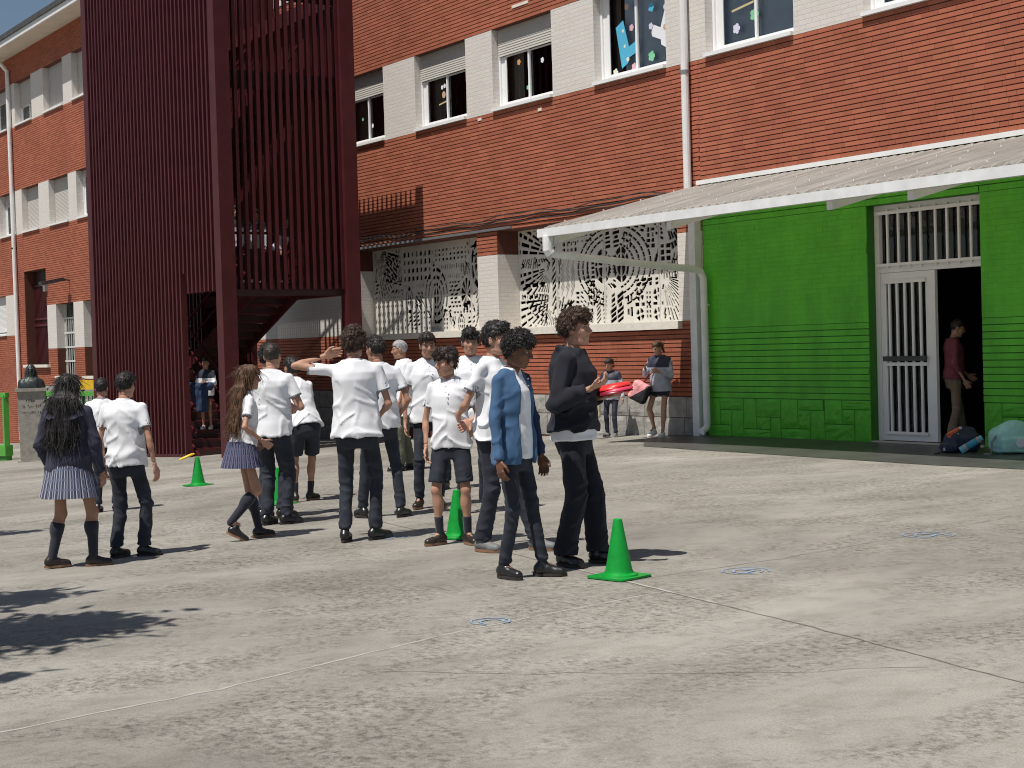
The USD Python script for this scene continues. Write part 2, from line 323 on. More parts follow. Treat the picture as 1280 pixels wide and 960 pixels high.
obj('slab_joint_edge', ground_strip([(-6.47, .9), (-6.77, 2.82), (-7.25, 4.38), (-7.55, 6.1)], .016, .0015, .005, 4), 'joint_pale', kind='structure')
obj('slab_joint', ground_strip([(-8.04, 6.17), (-8.1, 7.6), (-8.35, 9.3), (-8.9, 12.5), (-9.3, 14.3)], .006, .0025, .006, 5), 'joint_dark', kind='structure')
def flat_poly(pg, h):
    m = trimesh.creation.triangulate_polygon(pg, engine='earcut')
    V = np.array(m[0]); return np.c_[V, gz(V[:, 0], V[:, 1]) + h], np.array(m[1])
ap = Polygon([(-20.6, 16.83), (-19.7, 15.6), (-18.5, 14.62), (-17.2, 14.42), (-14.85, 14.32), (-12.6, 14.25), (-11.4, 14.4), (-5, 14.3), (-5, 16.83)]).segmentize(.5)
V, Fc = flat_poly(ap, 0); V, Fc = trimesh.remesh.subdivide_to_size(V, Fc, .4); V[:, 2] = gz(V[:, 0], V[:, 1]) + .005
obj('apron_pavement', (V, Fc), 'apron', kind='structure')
for k, (x, y_, a, L_) in enumerate(((-6.6, 3.6, .9, 2.6), (-9.8, 9.2, .25, 3.2), (-12.8, 12.2, -.2, 3.0), (-5.4, 7.4, 1.2, 1.8), (-16.5, 9.4, .5, 3.0))):
    rr = np.random.default_rng(70 + k); q_ = [(x, y_)]
    for i in range(14): a += rr.normal(0, .28); q_.append((q_[-1][0] + L_ / 14 * math.cos(a), q_[-1][1] + L_ / 14 * math.sin(a)))
    obj('yard_crack', ground_strip(q_, .005, .002, .003, 80 + k, .05), 'joint_dark', kind='structure')
def chalk(cx, cy, r, seed, squash=1.0):
    rr = np.random.default_rng(seed); pg = []
    for k, q in enumerate((r, r * .62)):
        t = np.linspace(rr.uniform(0, 1), rr.uniform(5.2, 6.1), 40)
        L = LineString(np.stack([cx + q * np.cos(t) + rr.normal(0, .004, 40) + k * .02, cy + q * squash * np.sin(t) + rr.normal(0, .004, 40)], 1)); pg.append(L.buffer(.006 + .002 * k))
    if seed % 2: pg.append(LineString([(cx - r * .35, cy + .02), (cx + r * .2, cy + .05), (cx + r * .4, cy - .06)]).buffer(.012))
    u = unary_union(pg); u = u if u.geom_type == 'MultiPolygon' else type(u)([u.exterior.coords], ) if False else u
    mb = []; off = 0; VV, FF = [], []
    for g in getattr(u, 'geoms', [u]):
        v, f = flat_poly(g, .0045); VV.append(v); FF.append(f + off); off += len(v)
    return np.vstack(VV), np.vstack(FF)
for (cx, cy, r, s, lb) in [(-7.83, 7.03, .155, 1, 'blue chalk ring with a scribble inside, on the concrete right of the front cone'),
                           (-8.25, 9.28, .19, 3, 'faint blue chalk ring far right on the open concrete'),
                           (-11.29, 6.26, .15, 5, 'faint blue chalk mark behind the shoes of the boy with his arm raised'),
                           (-7.4, 4.72, .11, 2, 'small faded blue chalk mark on the concrete in front of the boys')]:
    obj('chalk_mark', chalk(cx, cy, r, s), 'chalk_blue', label=lb, cat='chalk mark', group='blue chalk marks on the yard')

# ------------------------------------------------------------------ school building
FY = 16.84                       # brick face
B = thing('school_building', 'long three storey red brick school with white window bands and painted green entrance wall', 'building')
XL, XR, ZB, ZT = -66.0, -5.0, -2.6, 12.6
W1 = [(-32.13, -30.12), (-28.75, -26.72), (-25.74, -23.72), (-22.42, -20.42), (-19.41, -17.39), (-15.97, -13.95), (-12.9, -10.9), (-9.5, -7.5)]
W1L = [(-63.0, -61.0), (-60.0, -58.0), (-57.13, -55.13), (-53.95, -51.85), (-51.0, -49.0), (-47.9, -45.9)]
W2L = [(-63.6, -61.6), (-60.5, -58.59), (-57.6, -55.57), (-54.19, -52.04), (-51.11, -49.1)]
Z1, Z2 = (6.12, 7.72), (10.03, 11.62)
G1, G2 = (-31.75, -26.49), (-25.75, -20.25)
DOOR = (-16.0, -13.96)
opens = [(a, b, *Z1) for a, b in W1 + W1L] + [(a, b, *Z2) for a, b in W2L] + [(*G1, 1.75, 3.80), (*G2, 1.75, 3.80), (*DOOR, -.02, 3.41),
         (-61.5, -59.6, 2.45, 3.95), (-57.16, -54.6, 1.35, 4.72), (-53.6, -51.72, .95, 3.42), (-50.72, -49.05, .95, 3.42)]
OP = unary_union([sbox(a, c, b, d) for a, b, c, d in opens])
full = sbox(XL, ZB, XR, ZT)
white = unary_union([sbox(XL, 6.12, XR, 7.72), sbox(XL, 10.03, XR, 11.62), sbox(-49.0, 1.88, -19.62, 3.34), sbox(-54.6, 1.9, -49.0, 3.42), sbox(-62.3, 2.45, -58.5, 3.95)])
green = sbox(-19.62, ZB, XR, 4.08)
core = full.difference(OP).difference(white).difference(green)
wall = obj('facade_wall', MB().poly(core, facade_place(FY + .014), .5).m, 'mortar', B)
obj('white_band', MB().poly(white.difference(OP).difference(green), facade_place(FY + .004), .5).m, 'white_brick', B)
gwall = obj('green_wall', MB().poly(green.difference(OP), facade_place(FY + .016), .5).m, 'green_mortar', B)

# bricks
red_zone = [(XL, XR, 7.72, 10.03), (XL, XR, 11.62, 12.6), (-54.6, -19.62, 3.80, 6.12), (-19.62, XR, 4.08, 6.12), (-66, -57.16, 3.95, 6.12), (-57.16, -54.6, 4.72, 6.12), (-54.6, -49.0, 3.42, 3.80),
            (-49.0, G1[0], 3.34, 3.80), (G1[1], G2[0], 3.34, 3.80), (G2[1], -19.62, 3.34, 3.80), (-49, -19.62, .62, 1.88), (-66, -62.3, 2.45, 3.95), (-58.5, -57.16, 2.45, 3.95),
            (-66, -57.16, -2.0, 2.45), (-57.16, -54.6, .62, 1.35), (-54.6, -49, .62, .95), (-54.6, -53.6, .95, 1.9), (-51.72, -50.72, .95, 1.9), (-49.05, -49.0, .95, 1.9)]
def lay(zones, ch, L, gap, y0, depth, joint, seed, jit=.0012):
    r = np.random.default_rng(seed); out = []
    for (x0, x1, z0, z1) in zones:
        n = max(1, round((z1 - z0) / ch)); h = (z1 - z0) / n
        for i in range(n):
            za, zb = z0 + i * h + joint / 2, z0 + (i + 1) * h - joint / 2
            x = x0 - r.uniform(0, L)
            while x < x1:
                l = L * (1 if r.random() > .12 else .5); a, b = max(x + gap / 2, x0 + .002), min(x + l - gap / 2, x1 - .002); x += l
                if b - a < .03: continue
                out.append((a, b, za, zb, y0 + r.uniform(-jit, jit)))
    return np.array(out)
def hit(b, rects):
    bad = np.zeros(len(b), bool)
    for (a0, a1, c0, c1) in rects: bad |= (b[:, 0] < a1 - .001) & (b[:, 1] > a0 + .001) & (b[:, 2] < c1 - .001) & (b[:, 3] > c0 + .001)
    return bad
BF5 = np.array([[0, 1, 5], [0, 5, 4], [4, 5, 6], [4, 6, 7], [0, 3, 2], [0, 2, 1], [1, 2, 6], [1, 6, 5], [3, 0, 4], [3, 4, 7]])
def brick_arr(b, yb):
    n = len(b); V = np.empty((n, 8, 3))
    for k, (ix, back, iz) in enumerate([(0, 0, 2), (1, 0, 2), (1, 1, 2), (0, 1, 2), (0, 0, 3), (1, 0, 3), (1, 1, 3), (0, 1, 3)]):
        V[:, k, 0], V[:, k, 2] = b[:, ix], b[:, iz]; V[:, k, 1] = yb if back else b[:, 4]
    return V.reshape(-1, 3), (BF5[None] + 8 * np.arange(n)[:, None, None]).reshape(-1, 3)
def tone(b):      # one random tone per brick, kept in its uv
    t = np.abs(np.sin(b[:, 0] * 127.1 + b[:, 2] * 311.7) * 43758.5453) % 1.0; t = np.repeat(t, 8); return np.stack([t, t], 1)
bricks = lay(red_zone, .0757, .30, .004, FY, .03, .0165, 11)
bricks = bricks[~hit(bricks, opens)]
bricks = bricks[(bricks[:, 1] < -6) & ~((bricks[:, 2] > 9.9) & (bricks[:, 0] > -44))]
near = np.argsort(-(bricks[:, 0]) + 100 * ((bricks[:, 2] > 6.1) | (bricks[:, 0] > -13.3)) )[:150]
one = np.zeros(len(bricks), bool); one[near] = True
for b in bricks[one]: obj('brick', brick_arr(b[None], FY + .03), 'red_brick', wall, uv=tone(b[None]))
obj('brick_courses', brick_arr(bricks[~one], FY + .03), 'red_brick', wall, kind='stuff', uv=tone(bricks[~one]))
gz1 = [(-19.60, DOOR[0], 3.41, 4.08), (-13.96, -6, 3.41, 4.08), (DOOR[0], DOOR[1], 3.41, 4.08), (-19.60, DOOR[0], .605, 1.74), (DOOR[1], -6, .605, 1.74)]
gz2 = [(-19.60, DOOR[0], 1.74, 3.41), (DOOR[1], -6, 1.74, 3.41)]
gb = np.vstack([lay(gz1[:1] + gz1[1:], .096, .30, .002, FY, .03, .015, 12, .0008), lay(gz2, .0757, .30, .001, FY - .001, .03, .0012, 13, .0012)])
vis = np.argsort(-gb[:, 0] + 100 * (gb[:, 0] > -13.4))[:110]
one = np.zeros(len(gb), bool); one[vis] = True
for b in gb[one]: obj('painted_brick', brick_arr(b[None], FY + .03), 'green_brick', gwall, uv=tone(b[None]))
obj('painted_brick_courses', brick_arr(gb[~one], FY + .03), 'green_brick', gwall, kind='stuff', uv=tone(gb[~one]))
# stones at the foot of the wall
BL = [(25, 120, .28, 1), (120, 300, .69, 1), (120, 205, .28, .69), (205, 300, 0, .69), (25, 205, 0, .28), (300, 395, .2, 1), (395, 575, .52, 1), (395, 500, .2, .52), (300, 500, 0, .2), (500, 575, 0, .52),
      (575, 695, .25, 1), (695, 870, .73, 1), (695, 780, .25, .73), (575, 780, 0, .25), (780, 880, 0, .73), (780, 880, .73, .731), (880, 995, .4, 1), (995, 1180, .77, 1), (995, 1075, .4, .77), (880, 1075, 0, .4), (1075, 1180, 0, .77)]
def stone(x0, x1, z0, z1, seed, y0=FY - .004):
    r = np.random.default_rng(seed); g = .006; x0, x1, z0, z1 = x0 + g, x1 - g, z0 + g, z1 - g
    n = 6; u = np.linspace(0, 1, n); V = []
    for k, t in enumerate(u):
        for l, q in enumerate(u):
            edge = k in (0, n - 1) or l in (0, n - 1); V.append((x0 + (x1 - x0) * t, y0 + (.010 if edge else r.uniform(-.010, .004)), z0 + (z1 - z0) * q))
    f = []
    for k in range(n - 1):
        for l in range(n - 1):
            a = k * n + l; f += [[a, a + n, a + n + 1], [a, a + n + 1, a + 1]]
    ring = [k * n for k in range(n)] + [(n - 1) * n + l for l in range(1, n)] + [k * n + n - 1 for k in range(n - 2, -1, -1)] + [l for l in range(n - 2, 0, -1)]
    m = len(V)
    for k in ring: V.append((V[k][0], FY + .03, V[k][2]))
    for k in range(len(ring)):
        a, b = ring[k], ring[(k + 1) % len(ring)]; c, d = m + k, m + (k + 1) % len(ring); f += [[a, d, b], [a, c, d]]
    return np.array(V), np.array(f)
for k, (a, b, c, d) in enumerate(BL):
    if d - c < .01: continue
    xa, xb = -19.58 + (a - 25) / 1155 * 3.58, -19.58 + (b - 25) / 1155 * 3.58
    obj('stone', stone(xa, xb, c * .605 - (.05 if c == 0 else 0), d * .605, 100 + k), 'green_stone', gwall, uv=np.full((56, 2), (k * .37) % 1))
    if a < 600: obj('stone', stone(-13.96 + (a - 25) / 1155 * 3.58, -13.96 + (b - 25) / 1155 * 3.58, c * .605 - (.05 if c == 0 else 0), d * .605, 140 + k), 'green_stone', gwall, uv=np.full((56, 2), (k * .37) % 1))
r = np.random.default_rng(5); k = 0
for row, (z0, z1) in enumerate([(-.15, .26), (.26, .61)]):
    x = -19.64
    while x > -33:
        l = .46 + .12 * r.random(); obj('stone', stone(max(x - l, -33), x, z0, z1, 300 + k), 'grey_stone', wall, uv=np.full((56, 2), (k * .37) % 1)); x -= l; k += 1
sm = MB()
for row in range(8):
    z0, x, zz = .61 - .4 * row, -33.0, 0
    while x > -57.16:
        l = .6 + .3 * r.random(); sm.add(*stone(max(x - l, -57.16), x, z0 - .4, z0, 500 + k)); x -= l; k += 1
obj('stone_base', sm.m, 'grey_stone', wall, kind='stuff')

# inside of the building: rooms, slabs, end walls, roof
inn = MB()
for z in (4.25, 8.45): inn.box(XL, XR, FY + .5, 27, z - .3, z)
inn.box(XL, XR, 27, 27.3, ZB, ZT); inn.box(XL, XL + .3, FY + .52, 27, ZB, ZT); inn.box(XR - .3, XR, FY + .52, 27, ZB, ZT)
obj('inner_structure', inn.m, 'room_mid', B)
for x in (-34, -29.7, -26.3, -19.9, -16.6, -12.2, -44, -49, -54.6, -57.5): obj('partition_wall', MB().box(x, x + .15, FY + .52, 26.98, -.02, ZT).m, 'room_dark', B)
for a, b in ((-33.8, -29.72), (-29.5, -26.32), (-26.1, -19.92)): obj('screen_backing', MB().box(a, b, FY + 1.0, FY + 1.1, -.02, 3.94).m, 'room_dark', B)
fl = MB().box(-21, -5, FY + .12, 26.98, -.04, .012); obj('indoor_floor', fl.m, 'floor_in', B)
obj('threshold', MB().box(DOOR[0] + .01, DOOR[1] - .01, FY - .01, FY + .119, -.05, .022).m, 'threshold', B)
obj('roof', MB().box(XL - .5, XR + .5, FY - .55, 27.8, 12.87, 13.0).box(XL - .5, XR + .5, FY - .92, FY - .55, 12.78, 12.95).m, 'roof_edge', B)
obj('eave', MB().box(XL - .5, XR + .5, FY - .80, 27.5, 12.60, 12.868).m, 'soffit', B)
obj('fascia', MB().box(XL - .5, XR + .5, FY - .86, FY - .802, 12.58, 12.86).m, 'white_paint', B)

# windows
FLOWER = unary_union([Point(.6 * math.cos(t), .6 * math.sin(t)).buffer(.42, 6) for t in np.arange(5) * 2 * math.pi / 5] + [Point(0, 0).buffer(.5, 6)])
def window(x0, x1, z0, z1, shut=0.0, blind=None, rec=.16, shut_mat='shutter', stick=(), curtain=None, split=.5, leftstrip=.0):
    y = FY + rec; fw = .055
    w = obj('window', MB().box(x0 + .001, x0 + fw, y, y + .07, z0 + .06, z1 - .001).box(x1 - fw, x1 - .001, y, y + .07, z0 + .06, z1 - .001).box(x0 + fw, x1 - fw, y, y + .07, z1 - fw, z1 - .001).box(x0 + fw, x1 - fw, y, y + .07, z0 + .06, z0 + .06 + fw).m, 'white_frame', B)
    obj('sill', MB().box(x0 + .001, x1 - .001, FY - .065, y + .12, z0 + .001, z0 + .059).m, 'white_frame', w)
    zt = z1 - fw
    if shut > 0:
        zt = z1 - (z1 - z0) * shut; sh = MB(); n = max(2, int((z1 - zt) / .045))
        for i in range(n):
            a, b = zt + (z1 - .002 - zt) * i / n, zt + (z1 - .002 - zt) * (i + 1) / n
            sh.add([[x0 + .03, y - .028, a], [x1 - .03, y - .028, a], [x1 - .03, y - .020, b], [x0 + .03, y - .020, b], [x0 + .03, y - .004, a], [x1 - .03, y - .004, a], [x1 - .03, y - .004, b], [x0 + .03, y - .004, b]], BOXF[[0, 2, 3, 0]] if False else np.array([[0, 1, 2], [0, 2, 3], [0, 4, 5], [0, 5, 1]]))
        obj('shutter', sh.m, shut_mat, w)
    if zt - z0 < .2: return w
    za, zb = z0 + .06 + fw, min(zt, z1 - fw)
    xm = x0 + (x1 - x0) * split
    for k, (a, b, yy) in enumerate(((x0 + fw + leftstrip, xm + .03, y + .012), (xm - .03, x1 - fw, y + .040))):
        obj('sash', MB().box(a, a + .055, yy, yy + .026, za, zb).box(b - .055, b, yy, yy + .026, za, zb).box(a + .055, b - .055, yy, yy + .026, za, za + .055).box(a + .055, b - .055, yy, yy + .026, zb - .03, zb).m, 'white_frame', w)
        obj('pane', MB().add([[a + .055, yy + .013, za + .055], [b - .055, yy + .013, za + .055], [b - .055, yy + .013, zb - .03], [a + .055, yy + .013, zb - .03]], [[0, 1, 2], [0, 2, 3]]).m, 'glass', w)
    if leftstrip: obj('sash', MB().box(x0 + fw, x0 + fw + leftstrip, y + .03, y + .05, za, zb).m, 'white_frame', w)
    if curtain:
        a, b = curtain; xs = np.linspace(a, b, 40); ys = y + .22 + .03 * np.sin(xs * 42); V = np.vstack([np.c_[xs, ys, xs * 0 + z0 + .1], np.c_[xs, ys, xs * 0 + z1 - .02]]); i = np.arange(39)
        obj('curtain', (V, np.vstack([np.stack([i, i + 1, i + 41], 1), np.stack([i, i + 41, i + 40], 1)])), 'curtain', w)
    if blind: obj('blind', MB().box(x0 + blind, x1 - .02, y + .16, y + .165, z0 + .07, z1).m, 'blind_grey', w)
    for (nm, pg, mt, u, v, s, rot, dz) in stick:
        g = affinity.translate(affinity.rotate(affinity.scale(pg, s, s, origin=(0, 0)), rot, origin=(0, 0)), x0 + u * (x1 - x0), z0 + v * (z1 - z0))
        yy = y + (.012 if u < split else .040) + .013
        obj(nm, MB().poly(g, facade_place(yy - .002 - dz), .0015).m, mt, w)
    return w
def fl_(mt, u, v, s=.072, rot=0): return ('flower_cutout', FLOWER, mt, u, v, s, rot, 0)
BOOT = Polygon([(-.16, .52), (.12, .60), (.22, -.02), (.46, .02), (.50, -.14), (.46, -.22), (.16, -.26), (.13, -.36), (-.10, -.42)])
BOOT2 = affinity.scale(BOOT, -1, 1, origin=(0, 0))
def dot(mt, u, v, r): return ('cutout_dot', Point(0, 0).buffer(1, 6), mt, u, v, r, 0, .002)
OWLB = affinity.scale(Point(0, 0).buffer(1, 10), 1, 1.12)
s4 = [('boot_cutout', BOOT, 'st_blue', .30, .36, .80, 8, 0), dot('st_cream', .31, .55, .03), dot('st_cream', .33, .38, .03), dot('st_cream', .37, .23, .04),
      ('boot_cutout', BOOT2, 'st_white', .90, .46, .82, -14, 0), dot('st_lilac', .88, .68, .05), dot('st_tan', .87, .47, .05),
      fl_('st_cream', .19, .12), fl_('st_pink', .455, .13), fl_('st_tan', .37, .80, .06), fl_('st_pink', .43, .56, .062), fl_('st_blue', .69, .72, .08), fl_('st_lilac', .68, .52, .06), fl_('st_green', .68, .20, .09), fl_('st_orange', .96, .17, .08)]
s5 = [('owl_cutout', OWLB, 'st_tan', .38, .62, .17, 0, 0), ('owl_belly', OWLB, 'st_orange', .39, .58, .11, 0, .002), dot('st_white', .34, .71, .075), dot('st_white', .43, .73, .075), ('cutout_dot', Point(0, 0).buffer(1, 6), 'st_black', .345, .71, .03, 0, .004),
      ('cutout_dot', Point(0, 0).buffer(1, 6), 'st_black', .425, .73, .03, 0, .004), ('branch_cutout', sbox(-.26, -.018, .26, .018), 'st_sand', .35, .44, 1, 7, .003), fl_('st_lilac', .27, .62, .045), fl_('st_lilac', .27, .24, .085), fl_('st_green', .48, .33, .10),
      fl_('st_yellow', .70, .82, .08), fl_('st_white', .70, .49, .09), fl_('st_pink', .95, .27, .09)]
s3 = [fl_('st_orange', .33, .55, .06), fl_('st_white', .70, .50, .055), fl_('st_lilac', .93, .18, .06), fl_('st_green', .47, .22, .045), fl_('st_white', .90, .83, .05)]
s2 = [dot('st_tan', .43, .42, .07), dot('st_white', .40, .52, .045), dot('st_white', .45, .53, .045), ('branch_cutout', sbox(-.2, -.015, .2, .015), 'st_sand', .43, .32, 1, 7, .003)]
s1 = [fl_('st_white', .55, .28, .05), fl_('st_green', .35, .4, .04), fl_('st_white', .82, .6, .035)]
cfg = [(.32, s1, .25), (.34, s2, .24), (.33, s3, .22), (.0, s4, None), (.0, s5, None), (0, [fl_('st_white', .3, .3)], None), (0, (), None), (.3, (), None)]
for k, ((a, b), (sh, st, cu)) in enumerate(zip(W1, cfg)):
    window(a, b, *Z1, shut=sh, stick=st, blind=.52 if k == 3 else (.1 if k in (4, 5, 6) else None), curtain=(a + .14, a + .14 + cu * (b - a)) if cu else (a + .12, a + .30), leftstrip=.14)
for (a, b), sh in zip(W1L, (.3, .25, .94, .94, .12, .5)): window(a, b, *Z1, shut=sh, rec=.24, leftstrip=.08)
for (a, b), sh in zip(W2L, (.4, .25, .56, .94, .94)): window(a, b, *Z2, shut=sh, rec=.24, leftstrip=.08)
window(-61.5, -59.6, 2.45, 3.95, shut=.9, rec=.18, shut_mat='shutter_white')
# tall barred windows and slatted door in the far left wing
for a, b in ((-53.6, -51.72), (-50.72, -49.05)):
    w = obj('barred_window', MB().box(a, a + .06, FY + .3, FY + .36, .95, 3.42).box(b - .06, b, FY + .3, FY + .36, .95, 3.42).m, 'grille_white', B)
    obj('pane', MB().box(a + .06, b - .06, FY + .37, FY + .38, .95, 3.42).m, 'glass', w)
    g = MB(); n = 8
    for i in range(1, n): x = a + (b - a) * i / n; g.box(x - .016, x + .016, FY + .27, FY + .295, .97, 2.92)
    for z in (1.45, 1.93, 2.42, 2.92): g.box(a + .02, b - .02, FY + .255, FY + .269, z - .03, z + .03)
    obj('window_bars', g.m, 'grille_white', w); obj('sill', MB().box(a - .08, b + .08, FY - .1, FY + .3, .86, .949).m, 'sill_stone', w)
sd = obj('slatted_door', MB().box(-57.15, -54.61, FY + .38, FY + .42, 1.36, 4.71).m, 'tower_dark', B)
for i in range(18): obj('slat', MB().box(-57.05 + i * .137, -57.0 + i * .137, FY + .30, FY + .37, 1.42, 4.15).m, 'tower_red', sd)
obj('rail', MB().box(-57.14, -54.62, FY + .27, FY + .299, 2.72, 2.80).box(-57.14, -54.62, FY + .27, FY + .299, 2.95, 3.02).box(-57.14, -54.62, FY + .27, FY + .299, 4.15, 4.22).m, 'tower_red', sd)
obj('ledge', MB().box(-57.3, -54.4, FY - .12, FY + .3, 1.25, 1.349).m, 'sill_stone', sd)
# flood light on the left wing
fl = obj('floodlight', MB().bar((-52.0, FY, 4.16), (-52.0, FY - .35, 4.20), .05).bar((-52.0, FY - .25, 4.20), (-52.0, FY - 1.0, 4.05), .36, .11).m, 'dark_metal', B)
obj('lamp_cover', MB().bar((-52.0, FY - .40, 4.11), (-52.0, FY - .92, 4.00), .30, .04).m, 'grey_metal', fl)
obj('junction_box', MB().box(-54.7, -54.45, FY - .09, FY - .002, 3.9, 4.15).m, 'grey_metal', B)
# sculpted screens in the ground-floor openings
def fan(cx, cy, a0, a1, n, r0, r1, w0, w1, dash, r):
    out = []
    for i in range(n):
        t = a0 + (a1 - a0) * (i + .5) / n; q = r0 + r.uniform(0, .1) * (r1 - r0)
        while q < r1:
            l = dash * r.uniform(.6, 1.5); e = min(q + l, r1); f0, f1 = (q - r0) / (r1 - r0), (e - r0) / (r1 - r0)
            ww0, ww1 = w0 + (w1 - w0) * f0, w0 + (w1 - w0) * f1; c, s = math.cos(t), math.sin(t)
            out.append(Polygon([(cx + q * c - ww0 * s, cy + q * s + ww0 * c), (cx + e * c - ww1 * s, cy + e * s + ww1 * c), (cx + e * c + ww1 * s, cy + e * s - ww1 * c), (cx + q * c + ww0 * s, cy + q * s - ww0 * c)])); q = e + .035
    return out
def arcs(cx, cy, rs, w, segs, a0=0, a1=2 * math.pi, sq=1.0, gap=.12):
    out = []
    for r_ in rs:
        for i in range(segs):
            s, e = a0 + (a1 - a0) * (i + gap / 2) / segs, a0 + (a1 - a0) * (i + 1 - gap / 2) / segs; t = np.linspace(s, e, 8)
            o = [(cx + (r_ + w / 2) * math.cos(q), cy + sq * (r_ + w / 2) * math.sin(q)) for q in t]; n_ = [(cx + (r_ - w / 2) * math.cos(q), cy + sq * (r_ - w / 2) * math.sin(q)) for q in t[::-1]]; out.append(Polygon(o + n_))
    return out
def cells(x0, x1, z0, z1, nx, nz, fill=.6, skew=0.0, r=None, keep=1.0):
    out = []
    for i in range(nx):
        for j in range(nz):
            if r is not None and r.random() > keep: continue
            w, h = (x1 - x0) / nx, (z1 - z0) / nz; cx, cz = x0 + (i + .5) * w, z0 + (j + .5) * h; fw, fh = w * fill / 2, h * fill / 2
            if r is not None: fw *= r.uniform(.6, 1.25); fh *= r.uniform(.7, 1.2)
            sk = skew * fw * 2; out.append(Polygon([(cx - fw, cz - fh - sk), (cx + fw, cz - fh + sk), (cx + fw, cz + fh + sk), (cx - fw, cz + fh - sk)]))
    return out
def screen(x0, x1, z0, z1, style, seams, label):
    r = np.random.default_rng(style); W, H = x1 - x0, z1 - z0; u = lambda a: x0 + W * a; v = lambda b: z0 + H * b; holes = []
    def Fan(a, b, *k): holes.extend(fan(u(a), v(b), *k, r))
    def C(a, b, c, d, *k, **kw): holes.extend(cells(u(a), u(b), v(c), v(d), *k, r=r, **kw))
    if style == 2:
        Fan(.235, .72, math.radians(95), math.radians(178), 11, .25, 1.35, .012, .045, .22); Fan(.20, .60, math.radians(182), math.radians(262), 10, .2, 1.1, .012, .04, .2)
        C(.012, .18, .28, .36, 11, 1, fill=.55); C(.03, .17, .40, .47, 3, 1, fill=.7)
        Fan(.225, .28, math.radians(178), math.radians(268), 13, .25, 1.45, .010, .034, .2)
        C(.20, .235, .30, .80, 1, 8, fill=.75, skew=.5); C(.255, .345, .33, .62, 3, 7, fill=.7, skew=.9); C(.27, .36, .66, .84, 4, 3, fill=.6); C(.205, .245, .66, .84, 2, 3, fill=.6)
        holes += arcs(u(.555), v(.55), [.78, .92, 1.06], .065, 14, math.radians(105), math.radians(255), .68); holes += arcs(u(.555), v(.55), [.62, .78, .94, 1.1], .06, 14, math.radians(-70), math.radians(70), .68)
        for cx in (.50, .60): holes += arcs(u(cx), v(.56), [.08], .12, 4, 0, 2 * math.pi, 1.5, .2); holes += arcs(u(cx), v(.56), [.20], .08, 8, 0, 2 * math.pi, 1.35)
        C(.53, .57, .48, .66, 2, 6, fill=.6); C(.505, .60, .72, .93, 2, 5, fill=.7, skew=.05); C(.61, .66, .70, .86, 3, 3, fill=.6); C(.735, .78, .68, .88, 2, 4, fill=.75)
        C(.455, .525, .02, .34, 2, 8, fill=.65, skew=.4); C(.535, .61, .02, .30, 2, 6, fill=.8, skew=.25); C(.625, .66, .05, .30, 2, 2, fill=.6); C(.405, .445, .05, .24, 2, 3, fill=.55)
        holes += arcs(u(.44), v(.30), [.05], .055, 4, 0, 6.283, 1.6, .25); holes += arcs(u(.44), v(.30), [.125], .05, 8, 0, 6.283, 1.5)
        for cx in (.695, .785):
            for cz in (.26, .08): holes += arcs(u(cx), v(cz), [.075], .085, 4, .2, 6.483, 1, .3)
        C(.665, .82, .15, .20, 5, 1, fill=.6); C(.725, .755, .04, .30, 2, 6, fill=.6); C(.67, .80, .34, .42, 4, 2, fill=.75, skew=.1)
        Fan(.81, .42, math.radians(-78), math.radians(-5), 12, .2, 1.35, .010, .034, .2); C(.815, .99, .36, .48, 13, 1, fill=.5); holes += arcs(u(.885), v(.44), [.06], .07, 4, .2, 6.483, 1, .3)
        C(.90, .985, .60, .93, 3, 4, fill=.72, skew=.15); Fan(.82, 1.02, math.radians(-72), math.radians(-30), 6, .15, .75, .012, .04, .2); C(.80, .86, .55, .72, 2, 3, fill=.7); C(.30, .45, .80, .95, 6, 3, fill=.45); C(.40, .46, .40, .62, 2, 5, fill=.6)
    else:
        Fan(.03, 1.02, math.radians(-80), math.radians(-10), 12, .2, 1.15, .012, .035, .17); Fan(.27, .55, math.radians(100), math.radians(172), 9, .1, 1.0, .012, .032, .15)
        C(.26, .50, .58, .95, 7, 4, fill=.6, skew=.12); C(.27, .48, .50, .58, 14, 1, fill=.5, skew=.4); C(.52, .78, .78, .94, 9, 3, fill=.55, skew=.05); C(.55, .72, .56, .78, 10, 2, fill=.5, skew=.2)
        C(.01, .24, .30, .46, 12, 3, fill=.55, skew=.3, keep=.9); C(.01, .30, .02, .28, 15, 3, fill=.55, skew=.6, keep=.9)
        holes += arcs(u(.31), v(.38), [.05], .07, 4, 0, 6.283, 2.0, .2); holes += arcs(u(.31), v(.38), [.15], .05, 6, 0, 6.283, 1.7)
        holes += arcs(u(.53), v(.41), [.07], .09, 4, 0, 6.283, 1.7, .2); holes += arcs(u(.53), v(.41), [.20, .32, .45], .06, 12, 0, 6.283, 1.25)
        holes += arcs(u(.765), v(.40), [.13], .20, 10, 0, 6.283, 1.5, .25); holes += arcs(u(.86), v(.72), [.12, .26], .09, 8, 0, 6.283, 1.7, .15)
        C(.84, .88, .62, .82, 1, 4, fill=.6); C(.88, .99, .38, .55, 4, 2, fill=.65); C(.89, .99, .28, .36, 5, 1, fill=.6); C(.86, .99, .10, .27, 6, 4, fill=.45, skew=-1.2); C(.85, .99, .01, .10, 9, 2, fill=.35, skew=-2.0)
        C(.40, .56, .02, .26, 8, 4, fill=.55, skew=.2, keep=.92); C(.58, .62, .02, .26, 2, 5, fill=.6); holes += arcs(u(.78), v(.17), [.22], .07, 6, .2, 2.9, 1.2); C(.66, .80, .19, .23, 6, 1, fill=.6)
        holes += arcs(u(.72), v(.08), [.05], .05, 4, 0, 6.283, 1.7, .3); holes += arcs(u(.72), v(.08), [.12], .045, 6, 0, 6.283, 1.5)
